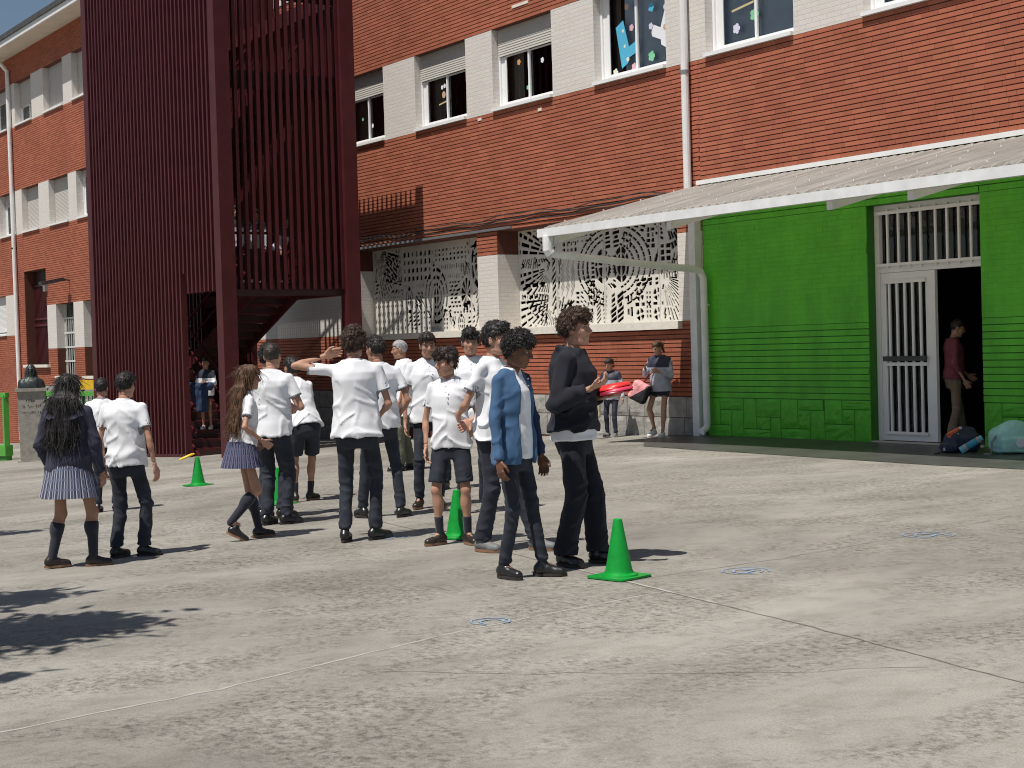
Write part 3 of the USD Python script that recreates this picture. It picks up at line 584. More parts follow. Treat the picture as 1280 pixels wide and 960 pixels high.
        Fan(.98, .98, math.radians(182), math.radians(266), 6, .35, .95, .01, .028, .2)
    hs = [h.buffer(0) for h in holes]; H0 = unary_union([h for h in hs if not h.is_empty])
    from shapely.prepared import prep                      # the quiet ground between the figures is pierced too, with small slots that follow a slow flow
    keep = prep(H0.buffer(.020)); more = []; nr = int(H / .088); edge = sbox(x0 + .05, z0 + .05, x1 - .05, z1 - .05)
    for jn in range(nr):
        xx = x0 + .05 + r.uniform(0, .1); zc = z0 + .06 + (H - .12) * (jn + .5) / nr
        while xx < x1 - .08:
            l = r.uniform(.07, .17); th = 2.6 * (meshkit.noise(np.array([xx * .9, zc * .9, style * 3.1])) - .5) * 1.6 + (math.pi / 2 if meshkit.noise(np.array([xx * .7 + 9, zc * 1.1, style])) > .52 else 0)
            g = affinity.rotate(sbox(xx, zc - .024, xx + l, zc + .024), math.degrees(th), origin='center'); xx += .075 if abs(math.sin(th)) > .6 else l + .035
            if edge.contains(g) and not keep.intersects(g): more.append(g)
    H0 = unary_union([H0] + more)
    S = obj('sculpted_screen', MB().box(x0 - .03, x1 + .03, FY + .49, FY + .499, z0 - .1, z0).m, 'screen_concrete', B, label=label)
    for a, b in zip(seams[:-1], seams[1:]):
        pn = sbox(u(a) + .006, z0, u(b) - .006, z1).difference(H0.intersection(sbox(u(a) + .03, z0 + .03, u(b) - .03, z1 - .03)))
        obj('panel', MB().poly(pn, facade_place(FY + .50), .022).m, 'screen_concrete', S)
screen(*G1, 1.88, 3.80, 1, (0, .26, .50, .80, 1), 'left sculpted screen, crossed by the slatted shadow of the tower')
screen(*G2, 1.88, 3.80, 2, (0, .235, .51, .80, 1), 'right sculpted screen, partly behind the canopy pipe')
obj('screen_sill', MB().box(G1[0] - .1, G1[1] + .07, FY - .09, FY + .48, 1.75, 1.879).m, 'sill_stone', B)
obj('screen_sill', MB().box(G2[0] - .07, G2[1] + .08, FY - .09, FY + .48, 1.75, 1.879).m, 'sill_stone', B)
# rainwater pipes of the building, cables along the lintel
obj('downpipe', MB().tube([(-19.84, FY - .09, z) for z in np.linspace(4.0, 12.6, 12)], .066, 12).m, 'white_paint', B)
obj('downpipe', MB().box(-19.80, -19.64, FY - .14, FY - .005, -.06, 3.98).m, 'canopy_paint', B)
obj('pipe_collar', MB().tube([(-19.84, FY - .09, 5.93), (-19.84, FY - .09, 5.98)], .08, 12).m, 'grey_metal', B)
obj('downpipe', MB().tube([(-58.05, FY - .55, 12.55), (-58.05, FY - .3, 12.35), (-58.03, FY - .1, 12.1), (-57.98, FY - .1, 7.4), (-57.9, FY - .1, -1.4)], .075, 10).m, 'white_paint', B)
obj('pipe_collar', MB().tube([(-57.98, FY - .1, 5.6), (-57.98, FY - .1, 5.66)], .09, 10).m, 'dark_metal', B)
cb = lambda pts, r_: MB().tube(pts, r_, 6).m
def cabl(z0, sag, y, ph):
    xs = np.linspace(-31.7, -19.95, 40); return [(x, y, z0 + .012 * (x + 25) * .1 + sag * math.sin((x + 31.7) * 1.9 + ph) + sag * .6 * math.sin(x * 4.1)) for x in xs]
for z0, sg, y, ph, r_ in ((4.0, .018, FY - .03, 0, .013), (4.06, .035, FY - .035, 1.2, .010), (3.93, .015, FY - .03, 2.2, .010)): obj('cable', cb(cabl(z0, sg, y, ph), r_), 'dark_metal', B)
obj('cable_tray', MB().box(-31.9, -25.2, FY - .05, FY - .002, 3.81, 3.86).m, 'grey_metal', B)
# pale repair bricks standing out of the courses
for x, z, l in ((-24.98, 7.99, .55), (-26.3, 6.02, .13), (-24.2, 5.92, .12)): obj('vent_brick', MB().box(x, x + l, FY - .012, FY + .02, z, z + .055).m, 'sill_stone', wall)
# entrance door: frame, barred transom, barred leaf standing open
y = FY + .16
D = obj('door', MB().box(DOOR[0] + .001, DOOR[0] + .09, y, y + .08, .023, 3.409).box(DOOR[1] - .05, DOOR[1] - .001, y, y + .08, 2.45, 3.409).box(DOOR[0] + .09, DOOR[1] - .05, y, y + .08, 3.31, 3.409).box(DOOR[0] + .09, DOOR[1] - .05, y, y + .08, 2.44, 2.56).m, 'white_frame', B)
obj('pane', MB().box(DOOR[0] + .1, DOOR[1] - .06, y + .06, y + .065, 2.57, 3.30).m, 'glass', D)
for i, x in enumerate(np.linspace(DOOR[0] + .30, DOOR[1] - .30, 8)):
    x += (-.03 if i < 4 else .03); obj('bar', MB().box(x - .016, x + .016, y - .03, y - .004, 2.50, 3.35).m, 'white_frame', D)
obj('bar_rail', MB().box(DOOR[0] + .06, DOOR[1] - .03, y - .045, y - .031, 3.27, 3.32).box(DOOR[0] + .06, DOOR[1] - .03, y - .045, y - .031, 2.53, 2.57).m, 'white_frame', D)
xa, xb = DOOR[0] + .095, -14.90
lf = obj('door_leaf', MB().box(xa, xa + .10, y + .005, y + .06, .03, 2.435).box(xb - .17, xb, y + .005, y + .06, .03, 2.435).box(xa + .10, xb - .17, y + .005, y + .06, 2.30, 2.435).box(xa + .10, xb - .17, y + .005, y + .06, .03, .13).m, 'white_frame', B)
obj('pane', MB().box(xa + .1, xb - .17, y + .03, y + .035, .13, 2.30).m, 'glass', lf)
for i in range(5):
    x = xa + .10 + (xb - .17 - xa - .10) * (i + .55) / 5.1; obj('bar', MB().box(x - .017, x + .017, y - .022, y + .003, .15, 2.30).m, 'white_frame', lf)
for z0, z1 in ((1.10, 1.15), (2.28, 2.33), (.12, .16)): obj('cross_bar', MB().box(xa + .08, xb - .15, y - .03, y, z0, z1).m, 'white_frame', lf)
obj('handle_bar', MB().box(xa + .07, xb - .14, y - .055, y - .031, 1.17, 1.24).m, 'dark_metal', lf)

# ------------------------------------------------------------------ entrance canopy
CN = thing('entrance_canopy', 'sloping corrugated canopy with white gutter and pipe over the green entrance wall', 'canopy')
xs = np.arange(-19.95, -6.0, .02125); ph = (xs / .17) % 1.0
wave = np.where(ph < .3, ph / .3, np.where(ph < .5, 1, np.where(ph < .8, (.8 - ph) / .3, 0))) * .035
ys = np.array([FY - .01, 13.93]); zz = np.array([4.045, 3.345]); n = len(xs)
V = np.vstack([np.stack([xs, np.full(n, ys[k]), zz[k] + wave], 1) for k in (0, 1)] + [np.stack([xs, np.full(n, ys[k]), zz[k] + wave - .006], 1) for k in (0, 1)]); i = np.arange(n - 1)
obj('roof_sheet', (V, np.vstack([np.stack([i, n + i, n + i + 1], 1), np.stack([i, n + i + 1, i + 1], 1), np.stack([2 * n + i, 3 * n + i + 1, 3 * n + i], 1), np.stack([2 * n + i, 2 * n + i + 1, 3 * n + i + 1], 1)])), 'canopy_sheet', CN)
obj('flashing', MB().add([[-19.7, FY - .004, 4.16], [-6, FY - .004, 4.16], [-6, FY - .03, 4.155], [-19.7, FY - .03, 4.155], [-6, FY - .035, 4.085], [-19.7, FY - .035, 4.085]], [[0, 1, 2], [0, 2, 3], [3, 2, 4], [3, 4, 5]]).m, 'white_paint', CN)
gt = [(13.94, 3.335), (13.80, 3.335), (13.80, 3.15), (13.94, 3.15)]
obj('gutter', MB().box(-20.02, -6, 13.84, 13.855, 3.21, 3.335).box(-20.02, -6, 13.93, 13.945, 3.21, 3.325).box(-20.02, -6, 13.855, 13.93, 3.21, 3.225).box(-20.02, -20.005, 13.855, 13.93, 3.225, 3.33).m, 'canopy_paint', CN)
for x in (-19.72, -16.95, -13.85, -12.55, -9.8):
    obj('rafter', MB().add([[x - .05, 13.95, 3.10], [x + .05, 13.95, 3.10], [x + .05, FY - .05, 3.80], [x - .05, FY - .05, 3.80], [x - .05, 13.95, 3.33], [x + .05, 13.95, 3.33], [x + .05, FY - .05, 4.03], [x - .05, FY - .05, 4.03]], BOXF).m, 'white_paint', CN)
sc = MB(); r = np.random.default_rng(3)
for k, x in enumerate(np.arange(-19.87, -6.2, .51)):
    for t in (.12, .36, .62, .88): sc.box(x - .009, x + .009, 16.83 - 2.9 * t - .009, 16.83 - 2.9 * t + .009, 4.045 - .7 * t + .03, 4.045 - .7 * t + .052)
obj('screw_heads', sc.m, 'white_paint', CN, kind='stuff')
pp = [(-19.80, 13.89, 3.215), (-19.80, 13.89, 3.00), (-19.79, 13.93, 2.95), (-19.74, 14.15, 2.92), (-19.60, 15.4, 2.80), (-19.50, 16.55, 2.70), (-19.485, 16.68, 2.66), (-19.48, 16.73, 2.55), (-19.48, 16.73, 1.2), (-19.48, 16.73, .20), (-19.48, 16.72, .12), (-19.47, 16.60, .06)]
obj('canopy_pipe', MB().tube(pp[:3], .085, 12).m, 'canopy_paint', CN); obj('canopy_pipe', MB().tube(pp[2:], .058, 12).m, 'canopy_paint', CN)
for z in (2.1, .95): obj('pipe_clip', MB().tube([(-19.48, 16.73, z), (-19.48, 16.73, z + .035)], .066, 12).bar((-19.48, 16.73, z + .017), (-19.48, FY, z + .017), .03).m, 'canopy_paint', CN)

# ------------------------------------------------------------------ stair tower
T = thing('stair_tower', 'dark red steel stair tower clad in vertical slats beside the school', 'stair tower')
TX0, TX1, TY0, TY1, TT = -35.75, -28.1, 12.05, 15.06, 8.82
TF = 10.05        # front and left sides rise higher than the side next to the school
for (x, yy) in ((TX1 - .3, TY0), (TX1 - .3, TY1 - .3), (TX0, TY0), (TX0, TY1 - .3)):
    obj('post', MB().box(x, x + .3, yy, yy + .3, -1.3, TF if (yy == TY0 or x == TX0) else TT).m, 'tower_red', T)
for xx in np.arange(TX1 - .3 - .205, TX0 + .32, -.2095):
    lo = 2.78 if xx > -30.02 else (3.19 if xx > -30.2 else -.95)
    lo = max(lo, -.95); zb = lo if lo > 0 else float(gz(xx, TY0)) + .05
    obj('slat', MB().box(xx - .032, xx + .032, TY0 + .02, TY0 + .15, zb, TF).m, 'tower_red', T)
for yy in np.arange(TY0 + .3 + .157, TY1 - .32, .1585): obj('slat', MB().box(TX1 - .20, TX1 - .10, yy - .033, yy + .033, 2.79, TT).m, 'tower_red', T)
for yy in np.arange(TY0 + .3 + .08, TY1 - .32, .092): obj('slat', MB().box(TX0 + .08, TX0 + .18, yy - .033, yy + .033, -.9, TF).m, 'tower_red', T)
for xx in np.concatenate([np.arange(TX1 - .3 - .205, -33.0, -.2095), np.arange(-33.1, TX0 + .32, -.105)]): obj('slat', MB().box(xx - .032, xx + .032, TY1 - .15, TY1 - .02, (2.9 if xx > -33.2 else -.9), TT if xx > -31.6 else TF).m, 'tower_red', T)
for z0, z1 in ((2.66, 2.92), (6.78, 7.06), (8.50, 8.81)):
    obj('beam', MB().box(TX0 + .3, TX1 - .3, TY1 - .31, TY1 - .16, z0, z1).m, 'tower_red', T)
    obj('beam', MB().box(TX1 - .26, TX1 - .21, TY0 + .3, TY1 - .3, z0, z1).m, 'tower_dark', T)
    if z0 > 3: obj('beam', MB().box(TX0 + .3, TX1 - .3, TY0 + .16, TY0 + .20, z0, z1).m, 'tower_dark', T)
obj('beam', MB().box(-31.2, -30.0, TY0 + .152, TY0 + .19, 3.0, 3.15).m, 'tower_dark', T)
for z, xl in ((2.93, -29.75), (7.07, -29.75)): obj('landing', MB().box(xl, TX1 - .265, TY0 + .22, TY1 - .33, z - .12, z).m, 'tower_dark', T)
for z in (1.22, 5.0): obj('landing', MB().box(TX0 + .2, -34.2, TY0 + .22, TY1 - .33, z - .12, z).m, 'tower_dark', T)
def flight(x0, z0, dx, dz, n, ya, yb):
    st = obj('flight', MB().bar((x0 - dx * .3, ya + .02, z0 - .05), (x0 + dx * n, ya + .02, z0 + dz * n - .05), .05, .24).bar((x0 - dx * .3, yb - .02, z0 - .05), (x0 + dx * n, yb - .02, z0 + dz * n - .05), .05, .24).m, 'tower_red', T)
    for i in range(n):
        a, b = sorted((x0 + dx * i, x0 + dx * (i + 1.12))); z = z0 + dz * (i + 1)
        obj('tread', MB().box(a, b, ya + .05, yb - .05, z - .05, z).m, 'tower_red', st)
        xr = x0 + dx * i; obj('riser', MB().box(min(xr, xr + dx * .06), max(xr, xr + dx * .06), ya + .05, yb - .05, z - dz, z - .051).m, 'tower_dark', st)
    for yy in (ya + .02, yb - .02):
        obj('handrail', MB().bar((x0, yy, z0 + .98), (x0 + dx * n, yy, z0 + dz * n + .98), .05).bar((x0, yy, z0 + .5), (x0 + dx * n, yy, z0 + dz * n + .5), .03).m, 'tower_red', st)
flight(-30.25, -.56, -.30, .178, 10, 12.28, 13.42)
flight(-34.1, 1.22, .40, .171, 10, 13.62, 14.72)
flight(-29.75, 2.93, -.44, .207, 10, 12.28, 13.42)
flight(-34.1, 5.0, .44, .207, 10, 13.62, 14.72)
obj('guard_rail', MB().bar((TX1 - .33, TY0 + .3, 3.9), (TX1 - .33, TY1 - .3, 3.9), .05).bar((TX1 - .33, TY0 + .3, 3.45), (TX1 - .33, TY1 - .3, 3.45), .03).m, 'tower_red', T)
obj('base_rail', MB().bar((TX0 + .3, TY0 + .08, float(gz(TX0, TY0)) + .04), (-30.15, TY0 + .08, float(gz(-30.15, TY0)) + .04), .10, .06).m, 'tower_red', T)
# ------------------------------------------------------------------ smooth solid modelling on a grid
def unit(v): v = np.asarray(v, float); return v / np.linalg.norm(v)
class Vol:
    def __init__(s, lo, hi, h):
        s.lo, s.h = np.asarray(lo, float), h
        s.n = np.maximum(np.ceil((np.asarray(hi) - s.lo) / h).astype(int) + 1, 4); s.ax = [s.lo[k] + h * np.arange(s.n[k]) for k in range(3)]
        s.d = np.full(s.n, 1.0)
    def blk(s, lo, hi):
        a = np.clip(np.floor((lo - s.lo) / s.h).astype(int), 0, s.n); b = np.clip(np.ceil((hi - s.lo) / s.h).astype(int) + 1, 0, s.n)
        if (b <= a).any(): return None, None
        sl = tuple(slice(i, j) for i, j in zip(a, b))
        g = np.stack(np.meshgrid(*[s.ax[k][sl[k]] for k in range(3)], indexing='ij'), -1)
        return sl, g
    def put(s, sl, d, k, op):
        o = s.d[sl]
        if op == 's': d = -d; hh = np.maximum(k - np.abs(o - d), 0) / k; s.d[sl] = np.maximum(o, d) + hh * hh * k / 4
        else: hh = np.maximum(k - np.abs(o - d), 0) / k; s.d[sl] = np.minimum(o, d) - hh * hh * k / 4
    def cap(s, a, b, ra, rb, k=.02, op='u', cut=None):
        a, b = np.asarray(a, float), np.asarray(b, float); m = max(ra, rb) + k + .012
        sl, g = s.blk(np.minimum(a, b) - m, np.maximum(a, b) + m)
        if sl is None: return s
        ab = b - a; t = np.clip(((g - a) @ ab) / max(ab @ ab, 1e-9), 0, 1); d = np.linalg.norm(g - a - t[..., None] * ab, axis=-1) - (ra + (rb - ra) * t)
        if cut is not None: d = np.maximum(d, (g - np.asarray(cut[0])) @ np.asarray(cut[1]))
        s.put(sl, d, k, op); return s
    def ell(s, c, r, R=None, k=.02, op='u'):
        c, r = np.asarray(c, float), np.asarray(r, float); m = r.max() + k + .012; sl, g = s.blk(c - m, c + m)
        if sl is None: return s
        q = g - c
        if R is not None: q = q @ R
        k0 = np.linalg.norm(q / r, axis=-1); k1 = np.linalg.norm(q / r ** 2, axis=-1); d = np.where(k1 > 1e-6, k0 * (k0 - 1) / np.maximum(k1, 1e-6), -r.min())
        s.put(sl, d, k, op); return s
    def rbox(s, c, hs, rad, R=None, k=.01, op='u'):
        c, hs = np.asarray(c, float), np.asarray(hs, float); m = np.linalg.norm(hs) + k + .012; sl, g = s.blk(c - m, c + m)
        if sl is None: return s
        q = g - c
        if R is not None: q = q @ R
        q = np.abs(q) - hs + rad; d = np.linalg.norm(np.maximum(q, 0), axis=-1) + np.minimum(q.max(-1), 0) - rad
        s.put(sl, d, k, op); return s
    def loft(s, org, R, zs, rx, ry, yo=None, k=.02, op='u'):
        zs = np.asarray(zs, float); yo = np.zeros(len(zs)) if yo is None else np.asarray(yo); m = max(max(rx), max(ry)) + .05
        e = [org + R @ np.array([0, 0, z]) for z in (zs[0], zs[-1])]; sl, g = s.blk(np.minimum(*e) - m, np.maximum(*e) + m)
        if sl is None: return s
        q = (g - org) @ R; z = q[..., 2]; X_, Y_ = np.interp(z, zs, rx), np.interp(z, zs, ry)
        d = (np.sqrt((q[..., 0] / X_) ** 2 + ((q[..., 1] - np.interp(z, zs, yo)) / Y_) ** 2) - 1) * np.minimum(X_, Y_) * .95
        d = np.maximum(d, np.maximum(zs[0] - z, z - zs[-1])); s.put(sl, d, k, op); return s
    def plane(s, p, n, k=.004):      # keep the side the normal points away from
        g = np.stack(np.meshgrid(*s.ax, indexing='ij'), -1); d = (g - np.asarray(p)) @ np.asarray(n, float)
        hh = np.maximum(k - np.abs(s.d - d), 0) / k; s.d = np.maximum(s.d, d) + hh * hh * k / 4; return s
    def field(s, fn, band=.03):      # fn(points) is added to the distance near the surface
        i = np.nonzero(np.abs(s.d) < band); p = np.stack([s.ax[k][i[k]] for k in range(3)], -1); s.d[i] += fn(p); return s
    def cutf(s, fn, band=.05):
        i = np.nonzero(s.d < band); p = np.stack([s.ax[k][i[k]] for k in range(3)], -1); s.d[i] = np.maximum(s.d[i], fn(p)); return s
    def mesh(s, smooth=1):
        d = s.d; d[[0, -1]] = np.maximum(d[[0, -1]], s.h * .5); d[:, [0, -1]] = np.maximum(d[:, [0, -1]], s.h * .5); d[:, :, [0, -1]] = np.maximum(d[:, :, [0, -1]], s.h * .5)
        S = d < 0; c = np.zeros(np.array(S.shape) - 1, np.int8); OFF = [(i, j, k) for i in (0, 1) for j in (0, 1) for k in (0, 1)]; n0, n1, n2 = c.shape
        for i, j, k in OFF: c += S[i:i + n0, j:j + n1, k:k + n2]
        act = (c > 0) & (c < 8); I = np.argwhere(act); idx = np.full(act.shape, -1); idx[act] = np.arange(len(I))
        if not len(I): return None
        vals = np.stack([d[I[:, 0] + i, I[:, 1] + j, I[:, 2] + k] for i, j, k in OFF], 1); acc = np.zeros((len(I), 3)); cnt = np.zeros(len(I))
        for a in range(8):
            for b in range(a + 1, 8):
                if sum(x != y for x, y in zip(OFF[a], OFF[b])) != 1: continue
                m = (vals[:, a] < 0) != (vals[:, b] < 0); t = vals[m, a] / (vals[m, a] - vals[m, b]); acc[m] += np.array(OFF[a]) + t[:, None] * (np.array(OFF[b]) - np.array(OFF[a])); cnt[m] += 1
        V = s.lo + s.h * (I + acc / cnt[:, None]); Fq = []
        for ax in range(3):
            o1, o2 = [k for k in range(3) if k != ax]; A = np.take(S, range(S.shape[ax] - 1), ax); Bq = np.take(S, range(1, S.shape[ax]), ax); E = np.argwhere(A != Bq)
            E = E[(E[:, o1] > 0) & (E[:, o2] > 0) & (E[:, o1] < act.shape[o1]) & (E[:, o2] < act.shape[o2])]
            if not len(E): continue
            def cell(u, v): q = E.copy(); q[:, o1] -= u; q[:, o2] -= v; return idx[q[:, 0], q[:, 1], q[:, 2]]
            Q = np.stack([cell(1, 1), cell(0, 1), cell(0, 0), cell(1, 0)], 1); inside = S[E[:, 0], E[:, 1], E[:, 2]]; flip = inside if ax != 1 else ~inside
            Q[~flip] = Q[~flip][:, ::-1]; Fq.append(Q[(Q >= 0).all(1)])
        Q = np.vstack(Fq); Fc = np.vstack([Q[:, [0, 1, 2]], Q[:, [0, 2, 3]]])
        for _ in range(smooth):
            e = np.vstack([Q[:, [0, 1]], Q[:, [1, 2]], Q[:, [2, 3]], Q[:, [3, 0]]]); sm = np.zeros_like(V); ct = np.zeros(len(V)); np.add.at(sm, e[:, 0], V[e[:, 1]]); np.add.at(ct, e[:, 0], 1); np.add.at(sm, e[:, 1], V[e[:, 0]]); np.add.at(ct, e[:, 1], 1)
            V = V * .5 + .5 * sm / np.maximum(ct, 1)[:, None]
        return V, Fc
def ridge(p, seed=0): return 1 - np.abs(2 * meshkit.noise(p, seed) - 1) * 2
def joinm(ms):
    m = MB()
    for x in ms:
        if x is not None: m.add(*x)
    return m.m
def rotz(deg): a = math.radians(deg); return np.array([[math.cos(a), -math.sin(a), 0], [math.sin(a), math.cos(a), 0], [0, 0, 1]])
def rotx(deg): a = math.radians(deg); return np.array([[1, 0, 0], [0, math.cos(a), -math.sin(a)], [0, math.sin(a), math.cos(a)]])
def roty(deg): a = math.radians(deg); return np.array([[math.cos(a), 0, math.sin(a)], [0, 1, 0], [-math.sin(a), 0, math.cos(a)]])

# ------------------------------------------------------------------ cones, discs
def cone(loc, label, rz=0):
    c = thing('traffic_cone', label, 'cone', (loc[0], loc[1], float(gz(*loc[:2])) + .002), rz, 'small green training cones on the yard')
    b = sbox(-.125, -.125, .125, .125).buffer(.035, 6).buffer(0); b = b.difference(Point(0, 0).buffer(.09))
    m = MB().mesh(trimesh.creation.extrude_polygon(b, .012, engine='earcut')); m.v[-1][:, 2] += .004
    obj('base', m.m, 'cone_green', c)
    obj('cone_body', lathe([(.088, .002), (.128, .016), (.124, .026), (.098, .034), (.088, .055), (.030, .375), (.028, .385), (.022, .388), (.016, .384), (.016, .36), (.075, .06), (.08, .004)], 36), 'cone_green', c, smooth=35)
    return c
cone((-8.20, 6.25), 'green cone standing in front beside the tall boy in the navy hoodie', 12)
cone((-20.11, 8.18), 'green cone with a yellow disc resting against its tip, near the tower steps', 30)
cone((-15.3, 7.12), 'green cone half hidden behind the dark trousers of the boys in the line', 5)
cone((-10.86, 6.64), 'green cone behind the bare legs of the boy in shorts', 20)
DISC = [(0, .003), (.085, .003), (.105, -.003), (.112, -.012), (.118, -.012), (.117, -.004), (.108, .007), (.085, .012), (0, .013)]
def disc(name, loc, m, label, tilt=(0, 0), s=1.0, grp=None):
    R = rotx(tilt[0]) @ roty(tilt[1]); V, f = lathe(DISC, 32)
    p = obj(name, ((V * s) @ R.T + np.array(loc), f), m, label=label, cat='flying disc', group=grp, smooth=40); return p
disc('flying_disc', (-20.19, 8.06, .165), 'yellow_plastic', 'yellow plastic disc leaning on the tip of the cone near the tower', (18, -14), 1.0)
disc('flying_disc', (-26.89, 9.02, float(gz(-26.89, 9.02)) + .02), 'yellow_plastic', 'orange yellow disc lying flat on the yard behind the girl in the navy sweater', (0, 0), 1.0)
hc = np.array([-8.75, 6.67, 1.215])
for k, (mt, dz, ox, lb) in enumerate([('maroon_plastic', -.006, 0, 'dark red disc at the bottom of the stack the hoodie boy holds'), ('pink_plastic', .010, .006, 'pink disc second from the bottom of the hand held stack'),
                                      ('red_plastic', .024, -.008, 'bright red disc in the middle of the hand held stack'), ('red_plastic', .037, .004, 'bright red disc on top of the stack held by the hoodie boy')]):
    disc('flying_disc', hc + (ox, ox, dz), mt, lb, (7, -4), 1.12 - .05 * k, 'discs stacked on the hand of the boy in the hoodie')

# ------------------------------------------------------------------ bust on its plinth
bx, by = -36.50, 10.83; gzb = float(gz(bx, by)); BR = math.degrees(math.atan2(FW[1], FW[0])) - 90 + 14
Pm = thing('stone_plinth', 'square grey stone plinth with a carved inscription under the veiled bust', 'plinth', (bx, by, gzb - .03), BR)
def taper(w0, d0, w1, d1, z0, z1): return [[-w0, -d0, z0], [w0, -d0, z0], [w0, d0, z0], [-w0, d0, z0], [-w1, -d1, z1], [w1, -d1, z1], [w1, d1, z1], [-w1, d1, z1]]
obj('shaft', MB().add(taper(.28, .26, .31, .28, .06, 1.66), BOXF).m, 'plinth_stone', Pm)
obj('footing', MB().box(-.34, .34, -.31, .31, -.1, .06).m, 'plinth_stone', Pm); obj('cap', MB().box(-.36, .36, -.33, .33, 1.66, 1.73).m, 'plinth_stone', Pm)
tm = MB()
for k, (tx, hh, zz) in enumerate((('AL RVDO.', .055, 1.46), ('MARCELINO', .066, 1.34), ('Y SU OBRA', .055, 1.22))[:0]): pass
r = np.random.default_rng(9)     # worn letters, no longer readable: short dark strokes in three lines
for (zz, n_, hh, w0) in ((1.42, 7, .06, -.12), (1.28, 12, .075, -.24), (1.15, 11, .06, -.20)):
    x = w0
    for i in range(n_):
        if i in (8,) or r.random() < .1: x += .03; continue
        for st in range(r.integers(2, 4)):
            a = r.uniform(0, .028), r.uniform(0, hh); b = r.uniform(0, .028), r.uniform(0, hh)
            t = (zz - .06) / 1.6; yf = -(.26 + .02 * t) - .003
            if abs(a[0] - b[0]) + abs(a[1] - b[1]) > .02: tm.bar((x + a[0], yf, zz + a[1]), (x + b[0], yf, zz + b[1]), .010, .004, up=(0, 1, 0))
        x += .038
obj('inscription', tm.m, 'letter_dark', Pm)
bu = thing('bronze_bust', 'dark bronze bust of a veiled figure on the stone plinth', 'bust', (bx, by, gzb + 1.70), BR)
v = Vol((-.36, -.26, -.02), (.36, .26, .62), .011)
v.ell((0, 0, .03), (.31, .2, .20), k=.05).ell((0, 0, .12), (.24, .17, .17), k=.06).cap((-.2, 0, .12), (.2, 0, .12), .09, .09, .05).cap((0, 0, .15), (0, -.01, .34), .10, .085, .05).ell((0, -.005, .43), (.098, .115, .135), k=.05)
v.ell((0, .02, .33), (.15, .12, .20), k=.05).plane((0, 0, 0), (0, 0, -1)); v.ell((0, -.125, .405), (.062, .055, .088), k=.02, op='s'); v.field(lambda p: .010 * (ridge(p * np.array([16, 16, 5]), 4) - .5))
obj('veil', v.mesh(), 'bronze', bu, smooth=True)
v = Vol((-.1, -.2, .26), (.1, .05, .54), .007)
v.ell((0, -.05, .41), (.066, .075, .10), k=.02).ell((0, -.072, .345), (.04, .045, .04), k=.03).cap((0, -.12, .43), (0, -.134, .395), .010, .014, .015).cap((-.03, -.108, .445), (.03, -.108, .445), .012, .012, .015)
for sx in (-1, 1): v.ell((sx * .027, -.125, .425), (.014, .016, .011), k=.012, op='s')
v.cap((0, -.04, .36), (0, -.02, .27), .05, .06, .02); obj('face', v.mesh(), 'bronze', bu, smooth=True)

# ------------------------------------------------------------------ green railings, yellow board
def railing(a, b, za, top, bot, label, posts, kind):
    a, b = np.array(a, float), np.array(b, float); x = thing('green_railing', label, 'railing', (0, 0, 0))
    pz = lambda t, z: np.array([*(a + (b - a) * t), za + z])
    obj('top_rail', MB().bar(pz(0, top), pz(1, top), .13, .11).m, 'rail_green', x); obj('bottom_rail', MB().bar(pz(0, bot), pz(1, bot), .24, .26).m, 'rail_green', x)
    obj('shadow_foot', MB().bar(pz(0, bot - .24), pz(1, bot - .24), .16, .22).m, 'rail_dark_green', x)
    for t in posts: obj('post', MB().bar(pz(t, bot), pz(t, top), .13).m, 'rail_green', x)
    if kind:
        n = int(np.linalg.norm(b - a) / .16)
        for i in range(1, n): obj('baluster', MB().bar(pz(i / n, bot), pz(i / n, top), .022).m, 'rail_dark_green', x)
    return x
railing((-42.3, 9.2), (-38.75, 10.9), -.95, 1.64, .28, 'green painted steel railing left of the stone plinth', (0, .5, .98), False)
railing((-39.2, 11.9), (-36.6, 12.6), -.92, 1.60, .42, 'green painted railing between the plinth and the slatted tower', (.02, .42, .98), True)
q = thing('yellow_board', 'narrow yellow warning board fixed behind the green railing by the tower', 'sign', (0, 0, 0))
obj('board', MB().bar((-39.1, 12.72, .87), (-36.65, 13.25, .87), .02, .24).m, 'yellow_sign', q)
ym = MB(); r = np.random.default_rng(4); dv = unit(np.array([2.45, .53, 0])); nv = np.array([dv[1], -dv[0], 0])
for i in range(6): c = np.array([-38.9, 12.763, .80]) + dv * (1.25 + .11 * i) + nv * .013; ym.bar(c + (0, 0, r.uniform(0, .03)), c + dv * .05 + (0, 0, r.uniform(.07, .12)), .014, .004, up=nv)
obj('worn_mark', ym.m, 'letter_dark', q); obj('post', MB().box(-38.9, -38.84, 12.80, 12.86, -.95, .80).box(-36.9, -36.84, 13.24, 13.30, -.95, .80).m, 'dark_metal', q)
pf = thing('pale_fence', 'pale grey bar fence behind the green railing', 'fence', (0, 0, 0))
for i in range(22): x = -42 + i * .3; obj('bar', MB().box(x, x + .05, 14.6, 14.64, -1.2, 1.0).m, 'grille_white', pf)
obj('rail', MB().box(-42.1, -35.9, 14.58, 14.598, .9, .96).box(-42.1, -35.9, 14.58, 14.598, -.5, -.44).m, 'grille_white', pf)

